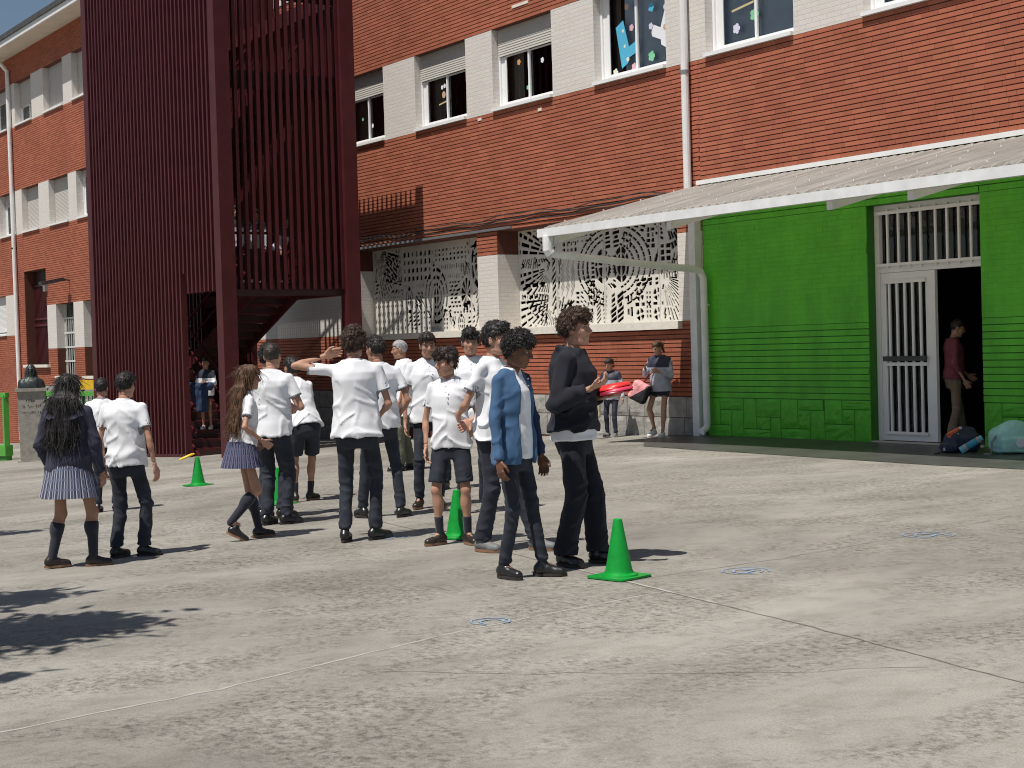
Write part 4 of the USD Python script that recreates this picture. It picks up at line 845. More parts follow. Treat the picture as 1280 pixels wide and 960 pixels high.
# ------------------------------------------------------------------ bags by the door
def bagmesh(v, amp=.008, sc=14, seed=0): return v.field(lambda p: amp * (2 * meshkit.fbm(p * sc, 3, seed) - 1)).mesh()
n1 = thing('backpack', 'navy blue backpack lying on its back beside the open door', 'backpack', (-13.66, 16.05, .005), 62, 'backpacks left by the door')
v = Vol((-.34, -.26, -.01), (.34, .26, .36), .011); v.rbox((0, .02, .13), (.22, .15, .125), .09, k=.03).rbox((.03, .05, .25), (.15, .11, .07), .06, k=.04).rbox((-.20, -.05, .07), (.09, .14, .06), .05, k=.03).plane((0, 0, 0), (0, 0, -1))
obj('bag_body', bagmesh(v, .010, 13, 1), 'bag_navy', n1, smooth=True)
obj('strap', MB().tube([(-.26, -.05, .05), (-.33, -.12, .02), (-.40, -.20, .008), (-.47, -.22, .006)], .009, 6).m, 'bag_navy', n1); obj('buckle', MB().box(-.30, -.26, -.14, -.11, .03, .07).m, 'shoe_white', n1)
obj('zip_pull', MB().box(-.10, -.085, -.10, -.088, .17, .25).box(-.06, -.03, -.06, -.03, .30, .33).m, 'shoe_white', n1)
n2 = thing('backpack', 'mint green backpack slumped on the ground in front of the painted wall', 'backpack', (-13.02, 16.18, .005), 58, 'backpacks left by the door')
v = Vol((-.36, -.26, -.01), (.36, .26, .46), .012); v.rbox((0, 0, .17), (.25, .17, .165), .12, k=.03).ell((.06, 0, .29), (.20, .15, .13), k=.06).rbox((0, -.16, .12), (.17, .06, .10), .05, k=.02).plane((0, 0, 0), (0, 0, -1))
obj('bag_body', bagmesh(v, .009, 11, 2), 'bag_mint', n2, smooth=True); obj('strap', MB().tube([(-.2, -.12, .24), (-.28, -.16, .16), (-.29, -.18, .06), (-.30, -.16, .012), (-.38, -.14, .01)], .014, 6).m, 'bag_strap', n2)
obj('badge', MB().add(np.array(lathe([(0, .004), (.055, .004), (.058, 0)], 24)[0]) @ rotx(90).T + np.array([.06, -.232, .14]), lathe([(0, .004), (.055, .004), (.058, 0)], 24)[1]).m, 'st_white', n2)
obj('orange_lining', MB().bar((-.22, -.08, .22), (-.05, -.02, .29), .05, .06).m, 'orange_cloth', n1)
bt = thing('water_bottle', 'blue drinks bottle with pink bands leaning on the navy backpack', 'bottle', (-13.50, 15.82, .04))
Rb = rotz(40) @ roty(58); pb = lambda pr: (np.array(lathe(pr, 24)[0]) @ Rb.T, lathe(pr, 24)[1])
obj('bottle_body', pb([(0, 0), (.042, 0), (.045, .01), (.045, .22), (.036, .25), (0, .251)]), 'bottle_blue', bt, smooth=40); obj('band', pb([(.0455, .06), (.047, .062), (.047, .09), (.0455, .092)]), 'bottle_band', bt); obj('band', pb([(.040, .245), (.044, .247), (.044, .275), (.03, .277), (0, .277)]), 'bottle_band', bt); obj('cap', pb([(.036, .277), (.036, .315), (.03, .32), (0, .32)]), 'bottle_light', bt); obj('foot', pb([(.0458, .002), (.047, .004), (.047, .055), (.0458, .057)]), 'bottle_light', bt)

# ------------------------------------------------------------------ the tree outside the picture whose shade falls on the yard at the left
def tree(loc, clumps, label, seed, n_per=1000):
    r = np.random.default_rng(seed); t = thing('shade_tree', label, 'tree', (0, 0, 0), 0, 'trees shading the left side of the yard'); g = float(gz(*loc)); tm = MB()
    top = np.mean([c[0] for c in clumps], 0); base = np.array([*loc, g - .1]); mid = base + (top - base) * .45 + np.array([.1, 0, .5])
    tm.tube([base, base * .6 + mid * .4, mid, mid * .4 + top * .6], [.20, .16, .13, .07], 10)
    for c, rad in clumps: tm.tube([mid, mid * .4 + np.array(c) * .6 + (0, 0, -.2), np.array(c)], [.09, .05, .02], 7)
    obj('trunk', tm.m, 'bark', t, smooth=True); V, Fl = [], []
    for c, rad in clumps:
        rad = np.array(rad); n = int(n_per * rad[0] * rad[1] / .5)
        d = r.normal(size=(n, 3)); d /= np.linalg.norm(d, axis=1)[:, None]; p = np.array(c) + d * (r.uniform(0, 1, (n, 1)) ** .45) * rad * (1 + .25 * r.normal(size=(n, 1)))
        a = r.normal(size=(n, 3)); a /= np.linalg.norm(a, axis=1)[:, None]; b = np.cross(a, r.normal(size=(n, 3))); b /= np.linalg.norm(b, axis=1)[:, None]; s1, s2 = r.uniform(.07, .14, (n, 1)), r.uniform(.03, .06, (n, 1))
        V.append(np.stack([p - a * s1, p + b * s2, p + a * s1, p - b * s2], 1).reshape(-1, 3))
    V = np.vstack(V); k = np.arange(len(V) // 4) * 4; obj('crown', (V, np.vstack([np.stack([k, k + 1, k + 2], 1), np.stack([k, k + 2, k + 3], 1)])), 'leaf', t); return t
def over(gx_, gy_, h): return np.array([gx_ - LIGHT[0] / -LIGHT[2] * h, gy_ - LIGHT[1] / -LIGHT[2] * h, h])
cl = []
for (a, b, h, w, n) in [((-9.15, .9), (-8.92, 3.0), 4.6, .80, 8), ((-10.35, 1.4), (-10.35, 3.0), 4.9, .55, 6), ((-7.75, .9), (-7.76, 1.98), 4.2, .17, 4), ((-10.2, -.6), (-8.8, .6), 5.2, .7, 4)]:
    for i in range(n):
        t = i / (n - 1); cl.append((over(a[0] + (b[0] - a[0]) * t, a[1] + (b[1] - a[1]) * t, h + .3 * math.sin(i * 2.1)), (w * (1.05 - .45 * t ** 1.5), .34, .30)))
tree((-9.9, -2.6), cl, 'leafy tree at the left shading the yard in front of the girl in the sweater', 21)
cl = [(over(-17.2 + .35 * i, 3.2 + .22 * i, 5 + .2 * (i % 2)), (.34 - .03 * i, .3, .28)) for i in range(6)] + [(over(-17.2, 2.2, 5.4), (.7, .7, .5))]
tree((-17.4, -.4), cl, 'leafy tree further left casting small shadow patches behind the girl in the sweater', 22)
# ------------------------------------------------------------------ people
def basis(u, v):                       # columns: x, y=u-ish, ... helper frame with z along u, y toward v
    z = unit(u); x = np.cross(v, z); x = unit(x); return np.stack([x, np.cross(z, x), z], 1)
def person(name, xy, face, H, label, top='polo', bottom='trousers', hair='short', hairm='hair_dark_brown', skin='skin_light', lean=0, side=0, twist=0, head=(0, 0, 0),
           L=None, R=None, feet=None, hips=(0, 0), hip_drop=.0, w=1.0, q=1.0, group=None, zbase=None, colors=None, grip=None, palm=None, kid=False, socks=None, shoes='shoe_black', sole='sole_dark', cat='person', extra=None, heel=(0, 0), lw=1.0, curl=(35, 35)):
    """face: degrees clockwise from straight away across the yard; arms: (upper arm direction, forearm direction) in (right, forward, up)"""
    col = dict(top='polo_white', trim='polo_trim', bottom='navy_trouser'); col.update(colors or {})
    fa = math.radians(face); hv = math.cos(fa) * FW + math.sin(fa) * RT; yaw = math.degrees(math.atan2(hv[1], hv[0])) - 90
    zb = float(gz(*xy)) + .004 if zbase is None else zbase
    pr = thing('person', label, cat, (xy[0], xy[1], zb), yaw, group); s = H / 1.70; rs = np.random.default_rng(abs(hash_(name))); seed = int(rs.integers(1, 9999))
    # skeleton
    hip = np.array([hips[0], hips[1], (.515 - hip_drop) * H]); RTO = rotz(-twist) @ roty(side) @ rotx(-lean); T = lambda *p: hip + RTO @ (np.array(p) * H)
    sh = {k: T(sg * .101 * w, -.004, .280) for k, sg in (('L', -1), ('R', 1))}
    L = L or ((-.17, -.03, -1), (-.05, .16, -1)); R = R or ((.17, -.03, -1), (.05, .16, -1)); arms = {}
    for k, (ua, fo) in (('L', L), ('R', R)):
        e = sh[k] + unit(ua) * .172 * H; arms[k] = (sh[k], e, e + unit(fo) * .148 * H, unit(fo))
    nb = T(0, -.008, .318); RH = rotz(-head[0]) @ rotx(-head[1]) @ roty(head[2]); hs = (.139 if kid else .131) * H / .225; hcn = nb + np.array([0, .014 * H, .0]) + RTO @ np.array([0, .004, .030]) * H + RH @ np.array([0, .012, .092]) * hs
    HP = lambda *p: hcn + RH @ (np.array(p) * hs)
    feet = feet or ((-.10, 0, -8), (.10, .02, 8)); legs = {}
    for k, sg, ft, hl in (('L', -1, feet[0], heel[0]), ('R', 1, feet[1], heel[1])):
        hj = hip + RTO @ np.array([sg * .052 * w * H, 0, 0]); RF = rotz(-ft[2]); an = np.array([ft[0], ft[1], .047 * H]) + np.array([0, 0, hl * .10 * s]); l1, l2 = .243 * H, .232 * H
        d = np.linalg.norm(an - hj); fwd = RF @ np.array([0, 1, 0])
        if d > (l1 + l2) * .998: kn = hj + (an - hj) * l1 / (l1 + l2)
        else:
            x = (d * d + l1 * l1 - l2 * l2) / (2 * d); hh = math.sqrt(max(l1 * l1 - x * x, 0)); u = (an - hj) / d; pv = fwd * .8 + np.array([0, .5, 0]); pv -= u * (pv @ u); kn = hj + u * x + unit(pv) * hh
        legs[k] = (hj, kn, an, RF, hl)
    # ---- body prims
    ZS = np.array([-.07, -.02, .05, .10, .18, .230, .264, .290, .318]) * H
    lg = .70 if bottom in ('trousers', 'slim', 'wide') else lw
    BX = .93 * np.array([.080, .096, .086, .080, .092, .098, .094, .066, .036]) * H * w; BY = .93 * np.array([.058, .068, .060, .057, .064, .066, .056, .045, .034]) * H * w; BO = np.array([-.004, -.008, 0, .002, .002, -.002, -.008, -.010, -.008]) * H
    def skin_prims(v, hands=True):
        v.loft(hip, RTO, ZS, BX, BY, BO, k=.03 * s)
        for k in 'LR':
            a, e, wr, d = arms[k]; v.cap(a, e, .033 * s * w, .027 * s, .02 * s).cap(e, wr, .0275 * s, .0195 * s, .012 * s).ell(e + (wr - e) * .25, (.029 * s, .029 * s, .05 * s), basis(wr - e, (0, 1, .01)), .02 * s)
            hj, kn, an, RF, hl = legs[k]; v.cap(hj, kn, .062 * s * w * (.7 if 'shorts' not in bottom else .85), .045 * s * lg, .03 * s * lg).cap(kn, an, .043 * s * lg, .029 * s * lg, .015 * s).ell(kn + (an - kn) * .3 - RF @ np.array([0, .014 * s, 0]), (.045 * s * lg, .047 * s * lg, .085 * s), basis(an - kn, (0, 1, .01)), .025 * s)
            v.ell(kn + RF @ np.array([0, .02, 0]) * s, (.030 * s * lg, .026 * s * lg, .036 * s), None, .02 * s * lg).cap(an, an + RF @ np.array([0, .08, -.03]) * s, .026 * s, .022 * s, .02 * s)
        v.cap(nb + RTO @ np.array([0, 0, -.035]) * H, HP(0, -.018, -.05), .050 * s * w, .049 * hs, .022 * s)
    def head_prims(v):
        E = lambda c, r_, k=.02: v.ell(HP(*c), np.array(r_) * hs, RH, k * hs); Cp = lambda a, b, ra, rb, k=.012: v.cap(HP(*a), HP(*b), ra * hs, rb * hs, k * hs)
        E((0, -.012, .030), (.071, .090, .083)); E((0, .022, -.03), (.058, .066, .078), .03); E((0, .040, -.066), (.043, .043, .042), .025); Cp((0, .070, -.098), (0, .066, -.094), .017, .017, .02)
        for sx in (-1, 1):
            E((sx * .038, .055, -.022), (.022, .024, .020), .025); Cp((sx * .012, .083, .024), (sx * .042, .070, .026), .010, .009, .014)
            E((sx * .0735, -.008, -.008), (.011, .021, .031), .008); Cp((sx * .05, -.0, -.075), (sx * .03, .05, -.095), .012, .012, .025)
        Cp((0, .084, .012), (0, .106, -.024), .0085, .0125, .012); Cp((-.012, .094, -.031), (.012, .094, -.031), .009, .009, .008)
        Cp((-.017, .080, -.058), (.017, .080, -.058), .0085, .0085, .008); Cp((-.013, .078, -.070), (.013, .078, -.070), .0085, .0085, .008)
        for sx in (-1, 1): v.ell(HP(sx * .030, .090, .006), np.array((.015, .014, .0105)) * hs, RH, .010 * hs, 's')
    def hand_prims(v, k):
        a, e, wr, d = arms[k]; sg = 1 if k == 'R' else -1; n = unit(np.array(palm[k])) if palm and palm.get(k) is not None else unit(np.array([-sg, .25, 0])); n = unit(n - d * (n @ d)); t = np.cross(d, n) * sg; hsz = s * (.96 if kid else 1.0)
        cv = math.radians((curl[0] if k == 'L' else curl[1])); B3 = np.stack([t, n, d], 1)
        v.cap(e + (wr - e) * .55, wr, .023 * s, .0195 * s, .01 * s).ell(wr + d * .046 * hsz, np.array((.040, .0145, .050)) * hsz, B3, .012 * hsz)
        for i, (o, l) in enumerate(((.030, .068), (.0105, .077), (-.0095, .072), (-.0285, .056))):
            p = wr + (d * .084 + t * o - n * .001) * hsz; d1 = d * math.cos(cv * .6) + n * math.sin(cv * .6) + t * o * 1.2; q1 = p + unit(d1) * l * .5 * hsz; c2 = cv * 1.5 + .06 * i; d2 = d * math.cos(c2) + n * math.sin(c2) + t * o * .8; q2 = q1 + unit(d2) * l * .52 * hsz
            v.cap(p, q1, .0098 * hsz, .0086 * hsz, .005 * hsz).cap(q1, q2, .0086 * hsz, .0070 * hsz, .004 * hsz)
        p = wr + (d * .028 + t * .026) * hsz; q1 = p + unit(d * .75 + t * .65 + n * .25) * .042 * hsz; q2 = q1 + unit(d * .95 + t * .15 + n * .4) * .034 * hsz; v.cap(p, q1, .0125 * hsz, .010 * hsz, .010 * hsz).cap(q1, q2, .010 * hsz, .0078 * hsz, .004 * hsz)
    pts = np.array([hip, nb, hcn] + [p for a in arms.values() for p in a[:3]] + [p for l in legs.values() for p in l[:3]]); lo, hi = pts.min(0) - .17 * s, pts.max(0) + .17 * s; lo[2] = max(lo[2], -.02)
    neck_p, neck_n = nb + (hcn - nb) * .30, unit(hcn - nb); ms = []
    v = Vol(lo, hi, .0125 * q); skin_prims(v); v.plane(neck_p + neck_n * .006, neck_n)
    for k in 'LR': a, e, wr, d = arms[k]; sub = v.blk(wr - .13 * s, wr + .13 * s); _cut_hand(v, sub, wr, d)
    ms.append(v.mesh())
    v = Vol(hcn - .16 * hs, hcn + .16 * hs, .0052 * q); skin_prims(v); head_prims(v); v.plane(neck_p, -neck_n); ms.append(v.mesh(1))
    for k in 'LR':
        a, e, wr, d = arms[k]; c = wr + d * .06 * s; v = Vol(c - .145 * s, c + .145 * s, .0050 * q); hand_prims(v, k); v.plane(wr - d * .032 * s, -d); ms.append(v.mesh(1))
    body = obj('body', joinm(ms), skin, pr, smooth=True)
    # ---- face details
    for sx in (-1, 1):
        m = trimesh.creation.icosphere(2, 1.0); V = np.array(m.vertices)
        obj('eye', ((HP(sx * .030, .0735, .005) + (V * .0125 * hs) @ RH.T), m.faces), 'eye_white', body, smooth=True); obj('iris', ((HP(sx * .030, .0815, .005) + (V * np.array([.0062, .0052, .0062]) * hs) @ RH.T), m.faces), 'iris', body, smooth=True)
        Rb = RH @ roty(sx * 8); obj('eyebrow', ((HP(sx * .030, .0835, .0255) + (V * np.array([.0185, .007, .0042]) * hs) @ (Rb @ rotz(-sx * 22)).T), m.faces), hairm, body, smooth=True)
    obj('lips', joinm([((HP(0, .0835, -.0595) + (V * np.array([.0195, .007, .0042]) * hs) @ RH.T), m.faces), ((HP(0, .082, -.0695) + (V * np.array([.0165, .0072, .0052]) * hs) @ RH.T), m.faces)]), 'lips', body, smooth=True)
    # ---- hair
    v = Vol(HP(0, -.04, -.10) - .46 * hs if hair in ('long', 'long_loose', 'pony') else HP(0, -.01, .02) - .175 * hs, HP(0, -.01, .05) + .19 * hs, .0062 * q)
    inv = lambda p: ((p - hcn) @ RH) / hs
    t_top, t_side = {'short': (.020, .008), 'crop': (.012, .005), 'curly': (.036, .018), 'afro': (.030, .026), 'long': (.016, .016), 'long_loose': (.018, .018), 'pony': (.013, .012), 'fringe': (.026, .012), 'wavy': (.032, .012)}[hair]
    v.ell(HP(0, -.014, .030), np.array((.072 + t_side, .092 + t_side * .8, .084 + t_side)) * hs, RH, .01).ell(HP(0, .004, .052), np.array((.064 + t_side * .7, .080 + t_top * .6, .062 + t_top)) * hs, RH, .02 * hs)
    if hair in ('curly', 'wavy', 'fringe', 'short'): v.ell(HP(.006, .062, .086), np.array((.050, .034, .026 + t_top * .3)) * hs, RH, .03 * hs)
    ln = {'long': ([-.13, -.06, 0, .02, .05, .085, .11], [-.3, -.3, -.3, -.10, .03, .060, .066]), 'fringe': ([-.13, -.085, -.04, 0, .03, .06, .085, .11], [-.085, -.075, -.055, -.012, .012, .030, .042, .045])}
    lx, lz = ln['long'] if hair in ('long', 'long_loose') else ln.get(hair, ([-.13, -.085, -.04, -.01, .02, .05, .08, .11], [-.085, -.075, -.05, -.018, .012, .045, .058, .060]))
    v.cutf(lambda p: (np.interp(inv(p)[:, 1], lx, lz) + .004 * np.sin(inv(p)[:, 0] * 190) - inv(p)[:, 2]) * .75 * hs, .06)
    if hair in ('long', 'long_loose'):
        ln_ = .44 if hair == 'long' else .46
        for i in range(9):
            u = (i - 4) / 4; a = HP(u * .066, -.075 + .045 * abs(u), .0); b = HP(u * .092, (-.140 if hair == 'long' else -.115) + .045 * u * u, -.11); c = b + RTO @ (np.array([u * .045 + rs.normal(0, .012), -.055 + rs.normal(0, .010), -(ln_ - .10) * rs.uniform(.8, 1.1)]) * hs)
            v.cap(a, b, .034 * hs, .034 * hs, .018 * hs).cap(b, c, .044 * hs, .024 * hs, .016 * hs)
    if hair == 'pony': v.cap(HP(0, -.10, .055), HP(0, -.14, .03), .022 * hs, .026 * hs, .01).cap(HP(0, -.14, .03), HP(0, -.125, -.12), .026 * hs, .010 * hs, .01)
    am, fq = {'curly': (.013, 42), 'afro': (.010, 60), 'wavy': (.011, 30), 'fringe': (.010, 30), 'short': (.0055, 44), 'crop': (.0025, 50), 'long': (.006, 30), 'long_loose': (.007, 30), 'pony': (.006, 30)}[hair]
    st = np.array([1, 1, .35 if hair in ('long', 'long_loose', 'pony') else .8]); v.field(lambda p: am * hs * (1.2 * (ridge(inv(p) * fq * st + seed, seed) - .35) + .5 * (ridge(inv(p) * fq * 2.3 * st, seed + 3) - .4)), .04)
    hm = v.mesh(0)
    hp1 = obj('hair', hm, hairm, pr, smooth=True); strands(hm, hair, hairm, hp1, hs, RH, hcn, seed, q)
    # ---- clothes on the upper body
    def fold(p, amp, gr=1.0):
        z = (p - hip) @ RTO; zr = np.clip(1.2 - z[:, 2] / (.30 * H), .5, 1.0); sxn = np.where(z[:, 0] > 0, 1, -1)
        wq = .10 * meshkit.noise(z * 6, seed + 4); cr = lambda q_, sd, wd: np.exp(-((2 * meshkit.noise(q_, sd) - 1) / wd) ** 2); n1 = cr(np.stack([z[:, 0] * 8 + wq * 9, z[:, 1] * 9, z[:, 2] * 2.2], 1) + seed, seed, .17); n2 = cr(np.stack([z[:, 0] * 7 + z[:, 2] * 9 * sxn + wq * 7, z[:, 1] * 8, z[:, 2] * 4], 1) + seed * .7, seed + 1, .15); n4 = meshkit.noise(np.stack([z[:, 0] * 6, z[:, 1] * 6, z[:, 2] * 4], 1) + 3.3 + seed, seed + 7); n3 = meshkit.noise(np.stack([z[:, 0] * 22, z[:, 1] * 22, z[:, 2] * 12], 1), seed + 2)
        return -amp * zr * np.clip((n1 - .2) * .50 + (n2 - .2) * .75 + (n3 - .5) * .25 + (n4 - .5) * .8, -.5, 1.4)
    def garment(hem, sleeve, off, amp, flare=0.0, neck=.062, armr=(.042, .049), open_=0.0, res=.0098, arm_off=0.0):
        v = Vol(lo, hi, res * q)
        zs = np.array([hem, .035, .085, .14,   .19, .235, .268, .293, .322]) * H; o = off * s
        gx_ = np.array([.103 + flare, .099 + flare * .7, .094 + flare * .35, .093 + flare * .1, .098, .101, .097, .072, .046]) * H * w + o; gy_ = np.array([.078 + flare * .6, .078 + flare * .5, .073 + flare * .3, .071, .074, .075, .064, .052, .043]) * H * w + o
        v.loft(hip, RTO, zs, gx_, gy_, np.interp(zs, ZS, BO), .03 * s)
        for k, sg in (('L', -1), ('R', 1)): v.cap(T(sg * .030 * w, -.008, .308), sh[k] + RTO @ np.array([-sg * .010, 0, .000]) * H, .026 * s + o, .034 * s + o * .8, .03 * s)
        for k in 'LR':
            a, e, wr, d = arms[k]; r0, r1 = armr[0] * s * w + arm_off, armr[1] * s * w + arm_off
            if sleeve <= 1: c = a + (e - a) * sleeve; v.cap(a, c, r0, r1, .028 * s, cut=(c, unit(e - a))); v.cap(c - (e - a) * .12, c + (e - a) * .3, r1 - .012, r1 - .012, .004, 's')
            else:
                c = e + (wr - e) * (sleeve - 1); v.cap(a, e, r0, r1 * .92, .028 * s).cap(e, c, r1 * .95, r1 * .72, .014 * s, cut=(c, unit(wr - e)))
                v.cap(c, c + (wr - e) * .3, r1 * .72 - .007, r1 * .72 - .007, .004, 's')
        v.field(lambda p: fold(p, amp)); hp_ = hip + RTO @ np.array([0, 0, hem * H])
        if neck: v.cap(nb - RTO @ np.array([0, 0, .02]) * H, HP(0, 0, -.03), neck * s, neck * s * 1.06, .006, 's')
        up = RTO @ np.array([0, 0, 1.]); v.loft(hip + RTO @ np.array([0, 0, (hem - .05) * H]), RTO, np.array([0, .060]) * H, [gx_[0] - .020] * 2, [gy_[0] - .020] * 2, [BO[0]] * 2, .004, 's')
        if open_: v.cutf(lambda p: np.minimum(((p - hip) @ RTO)[:, 1] - .0, open_ * H * np.clip(1.35 - ((p - hip) @ RTO)[:, 2] / (.36 * H), .55, 1) - np.abs(((p - hip) @ RTO)[:, 0])), .08)
        return v
    def split(mesh, sel, n1, m1, n2, m2):
        V, Fc = mesh; c = V[Fc].mean(1); ks = [f(c) for f in (sel if isinstance(sel, list) else [sel])]; p1 = obj(n1, _compact(V, Fc[~np.any(ks, axis=0)]), m1, pr, smooth=True)
        for k in ks:
            if k.any(): obj(n2, _compact(V, Fc[k]), m2, p1, smooth=True)
        return p1
    def cuffsel(frac, wd, which):
        def f(c):
            k = np.zeros(len(c), bool)
            for a in (arms[which],):
                u = unit(a[1] - a[0]); l = np.linalg.norm(a[1] - a[0]); t = (c - a[0]) @ u; rr = np.linalg.norm(c - a[0] - t[:, None] * u, axis=1); k |= (t > l * frac - wd * s) & (t < l * (frac + .2)) & (rr < .075 * s)
            return k
        return f
    def collar(parent, mt, up=.040, r0=.062, r1=.056, flare=.016):
        ax = unit(hcn - nb) * .7 + (RTO @ np.array([0, -.25, 1])) * .5; B3 = basis(ax, RTO @ np.array([0, 1., 0])); n = 40; ring = []
        t = np.arange(n) * 2 * math.pi / n + math.pi / 2; c0 = nb - unit(ax) * .012 * H; front = np.exp(-((np.abs(np.angle(np.exp(1j * (t - math.pi / 2)))) / .35) ** 2))
        for (rr, zz, dz) in ((r0 * 1.02, -.008, 0), (r1, up, -.9 * up), (r1 + .006, up + .001, -.9 * up), (r0 + flare * 1.15, up * .2, -1.3 * up), (r0 + flare, up * .1 - .004, -1.3 * up)):
            ring.append(c0 + ((np.cos(t) * (rr * s))[:, None] * B3[:, 0] + (np.sin(t) * rr * s * 1.02)[:, None] * B3[:, 1] + ((zz + dz * front) * s)[:, None] * B3[:, 2]))
        V = np.vstack(ring); f = []
        for i in range(len(ring) - 1):
            for j in range(n):
                a, b, c, d = i * n + j, i * n + (j + 1) % n, (i + 1) * n + (j + 1) % n, (i + 1) * n + j; f += [[a, b, c], [a, c, d]]
        return obj('collar', (V, np.array(f)), mt, parent, smooth=50)
    if top == 'polo':
        v = garment(-.030, .62, .006, .0165, flare=.005); p1 = split(v.mesh(), [cuffsel(.62, .013, k) for k in 'LR'], 'polo_shirt', col['top'], 'sleeve_trim', col['trim']); collar(p1, col.get('collar', col['top']))
        bm = MB()
        for i in range(3): c = hip + RTO @ np.array([0, .084 * w * H + .010, (.282 - .028 * i) * H]); bm.mesh(trimesh.creation.icosphere(1, .006 * s).apply_translation(c))
        obj('buttons', bm.m, 'shutter_white', p1)
    elif top == 'shirt':
        v = garment(-.10, .62, .020, .014, flare=.014, armr=(.052, .060)); p1 = obj('shirt', v.mesh(), col['top'], pr, smooth=True); collar(p1, col['top'])
    elif top in ('sweater', 'hoodie', 'track', 'longsleeve'):
        off, amp, hem, sl, ar = dict(sweater=(.016, .013, -.10, 1.98, (.046, .052)), hoodie=(.022, .022, .005, 1.93, (.052, .060)), track=(.010, .013, -.05, 1.95, (.044, .048)), longsleeve=(.008, .010, -.01, 1.5, (.043, .046)))[top]
        v = garment(hem, sl, off, amp, flare=.012 if top == 'sweater' else .004, armr=ar)
        if top == 'hoodie':
            hb = nb + RTO @ np.array([0, -.045, -.005]) * H
            for sg in (-1, 1): v.cap(nb + RTO @ np.array([sg * .055, .032, -.018]) * H, nb + RTO @ np.array([sg * .052, -.035, .012]) * H,   .018 * s, .024 * s, .02 * s)
            v.cap(hb + RTO @ np.array([-.038, 0, -.012]) * H, hb + RTO @ np.array([.038, 0, -.012]) * H, .030 * s, .030 * s, .03 * s).cap(nb - RTO @ np.array([0, 0, .02]) * H, HP(0, 0, -.03), .060 * s, .062 * s, .008, 's')
        if top == 'track':
            m_ = v.mesh(); p1 = split(m_, lambda c: (((c - hip) @ RTO)[:, 2] > .20 * H) & (np.abs(((c - hip) @ RTO)[:, 0]) < .2), 'track_jacket', col['top'], 'yoke', col['trim'])
        else:
            p1 = obj({'sweater': 'sweater', 'hoodie': 'hoodie', 'longsleeve': 'long_sleeved_top'}[top], v.mesh(), col['top'], pr, smooth=True)
        if top == 'sweater': 
            cc = MB()
            for sg in (-1, 1): cc.add(*_flap([nb + RTO @ np.array(p_) * H for p_ in ((0, -.058, -.004), (sg * .060, -.034, .0), (sg * .105, -.052, -.052), (sg * .062, -.088, -.072), (0, -.085, -.055))]))
            obj('collar', cc.m, col['top'], p1)
        if top == 'hoodie':
            v = Vol(lo, hi, .012 * q); zs = np.array([-.028, 0, .05]) * H; v.loft(hip, RTO, zs, [.110 * H * w] * 3, [.085 * H * w] * 3, [BO[0]] * 3, .01); v.field(lambda p: fold(p, .010)); obj('tee_shirt_hem', v.mesh(), 'polo_white', pr, smooth=True); collar(p1, 'polo_white', .020, .056, .054, .004)
    elif top == 'cardigan':
        v = garment(-.035, .5, .000, .006, armr=(.030, .030)); p0 = obj('polo_shirt', v.mesh(), col['top'], pr, smooth=True); collar(p0, col['top'])
        v = garment(-.055, 1.97, .008, .013, flare=.006, armr=(.040, .044), open_=.040, neck=.062)
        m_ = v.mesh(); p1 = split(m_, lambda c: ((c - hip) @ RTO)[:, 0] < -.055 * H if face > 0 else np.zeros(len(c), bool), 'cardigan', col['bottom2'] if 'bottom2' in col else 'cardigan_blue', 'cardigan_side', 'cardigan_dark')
        bm = MB()
        for i in range(2): c = hip + RTO @ np.array([0, .084 * w * H + .006, (.282 - .028 * i) * H]); bm.mesh(trimesh.creation.icosphere(1, .006 * s).apply_translation(c))
        obj('buttons', bm.m, 'polo_trim', p0)
    # ---- lower body
    def legs_vol(r0, rk, ra, end, amp, hemw=None, res=.0100):
        v = Vol(np.array([lo[0], lo[1], 0]), np.array([hi[0], hi[1], hip[2] + .12 * H]), res * q)
        v.loft(hip, RTO, np.array([-.085, -.04, 0, .045, .075]) * H, np.array([.074, .094, .095, .086, .080]) * H * w + .004, np.array([.056, .068, .069, .060, .056]) * H * w + .004, np.array([-.002, -.006, -.010, -.004, 0]) * H, .03 * s)
        for k in 'LR':
            hj, kn, an, RF, hl = legs[k]
            if end > 1:
                c = kn + (an - kn) * (end - 1); v.cap(hj - (0, 0, .02 * H), kn, r0 * s * w, rk * s * w, .022 * s).cap(kn, c, rk * s * w, ra * s * w, .012 * s, cut=(c, np.array([0, 0, -1.])))
            else:
                c = hj + (kn - hj) * end; v.cap(hj - (0, 0, .02 * H), c, r0 * s * w, rk * s * w, .022 * s, cut=(c, unit(kn - hj))); v.cap(c - (kn - hj) * .1, c + (kn - hj) * .2, rk * s * w - .016, rk * s * w - .016, .004, 's')
        def fl2(p):
            o = np.zeros(len(p)); tot = np.zeros(len(p))
            for k in 'LR':
                hj, kn, an, RF, hl = legs[k]; dk = np.linalg.norm(p - kn, axis=1); da = np.linalg.norm(p - an, axis=1); tot = np.maximum(tot, np.maximum(np.exp(-(dk / (.13 * s)) ** 2), np.exp(-(da / (.17 * s)) ** 2)))
            wq = meshkit.noise(p * 8, seed + 8); n1 = np.exp(-((2 * meshkit.noise(np.stack([p[:, 0] * 8 + p[:, 2] * 8 + wq, p[:, 1] * 8 - p[:, 2] * 5, p[:, 2] * 12 + wq * 1.2], 1) + seed, seed + 5) - 1) / .2) ** 2); n2 = np.exp(-((2 * meshkit.noise(np.stack([p[:, 0] * 9 + wq, p[:, 1] * 9, p[:, 2] * 2.5], 1), seed + 6) - 1) / .16) ** 2); return -amp * np.clip((n1 - .25) * (.12 + .75 * tot) + (n2 - .2) * .40, -.3, 1.2)
        v.field(fl2); return v
    bm_ = col['bottom']
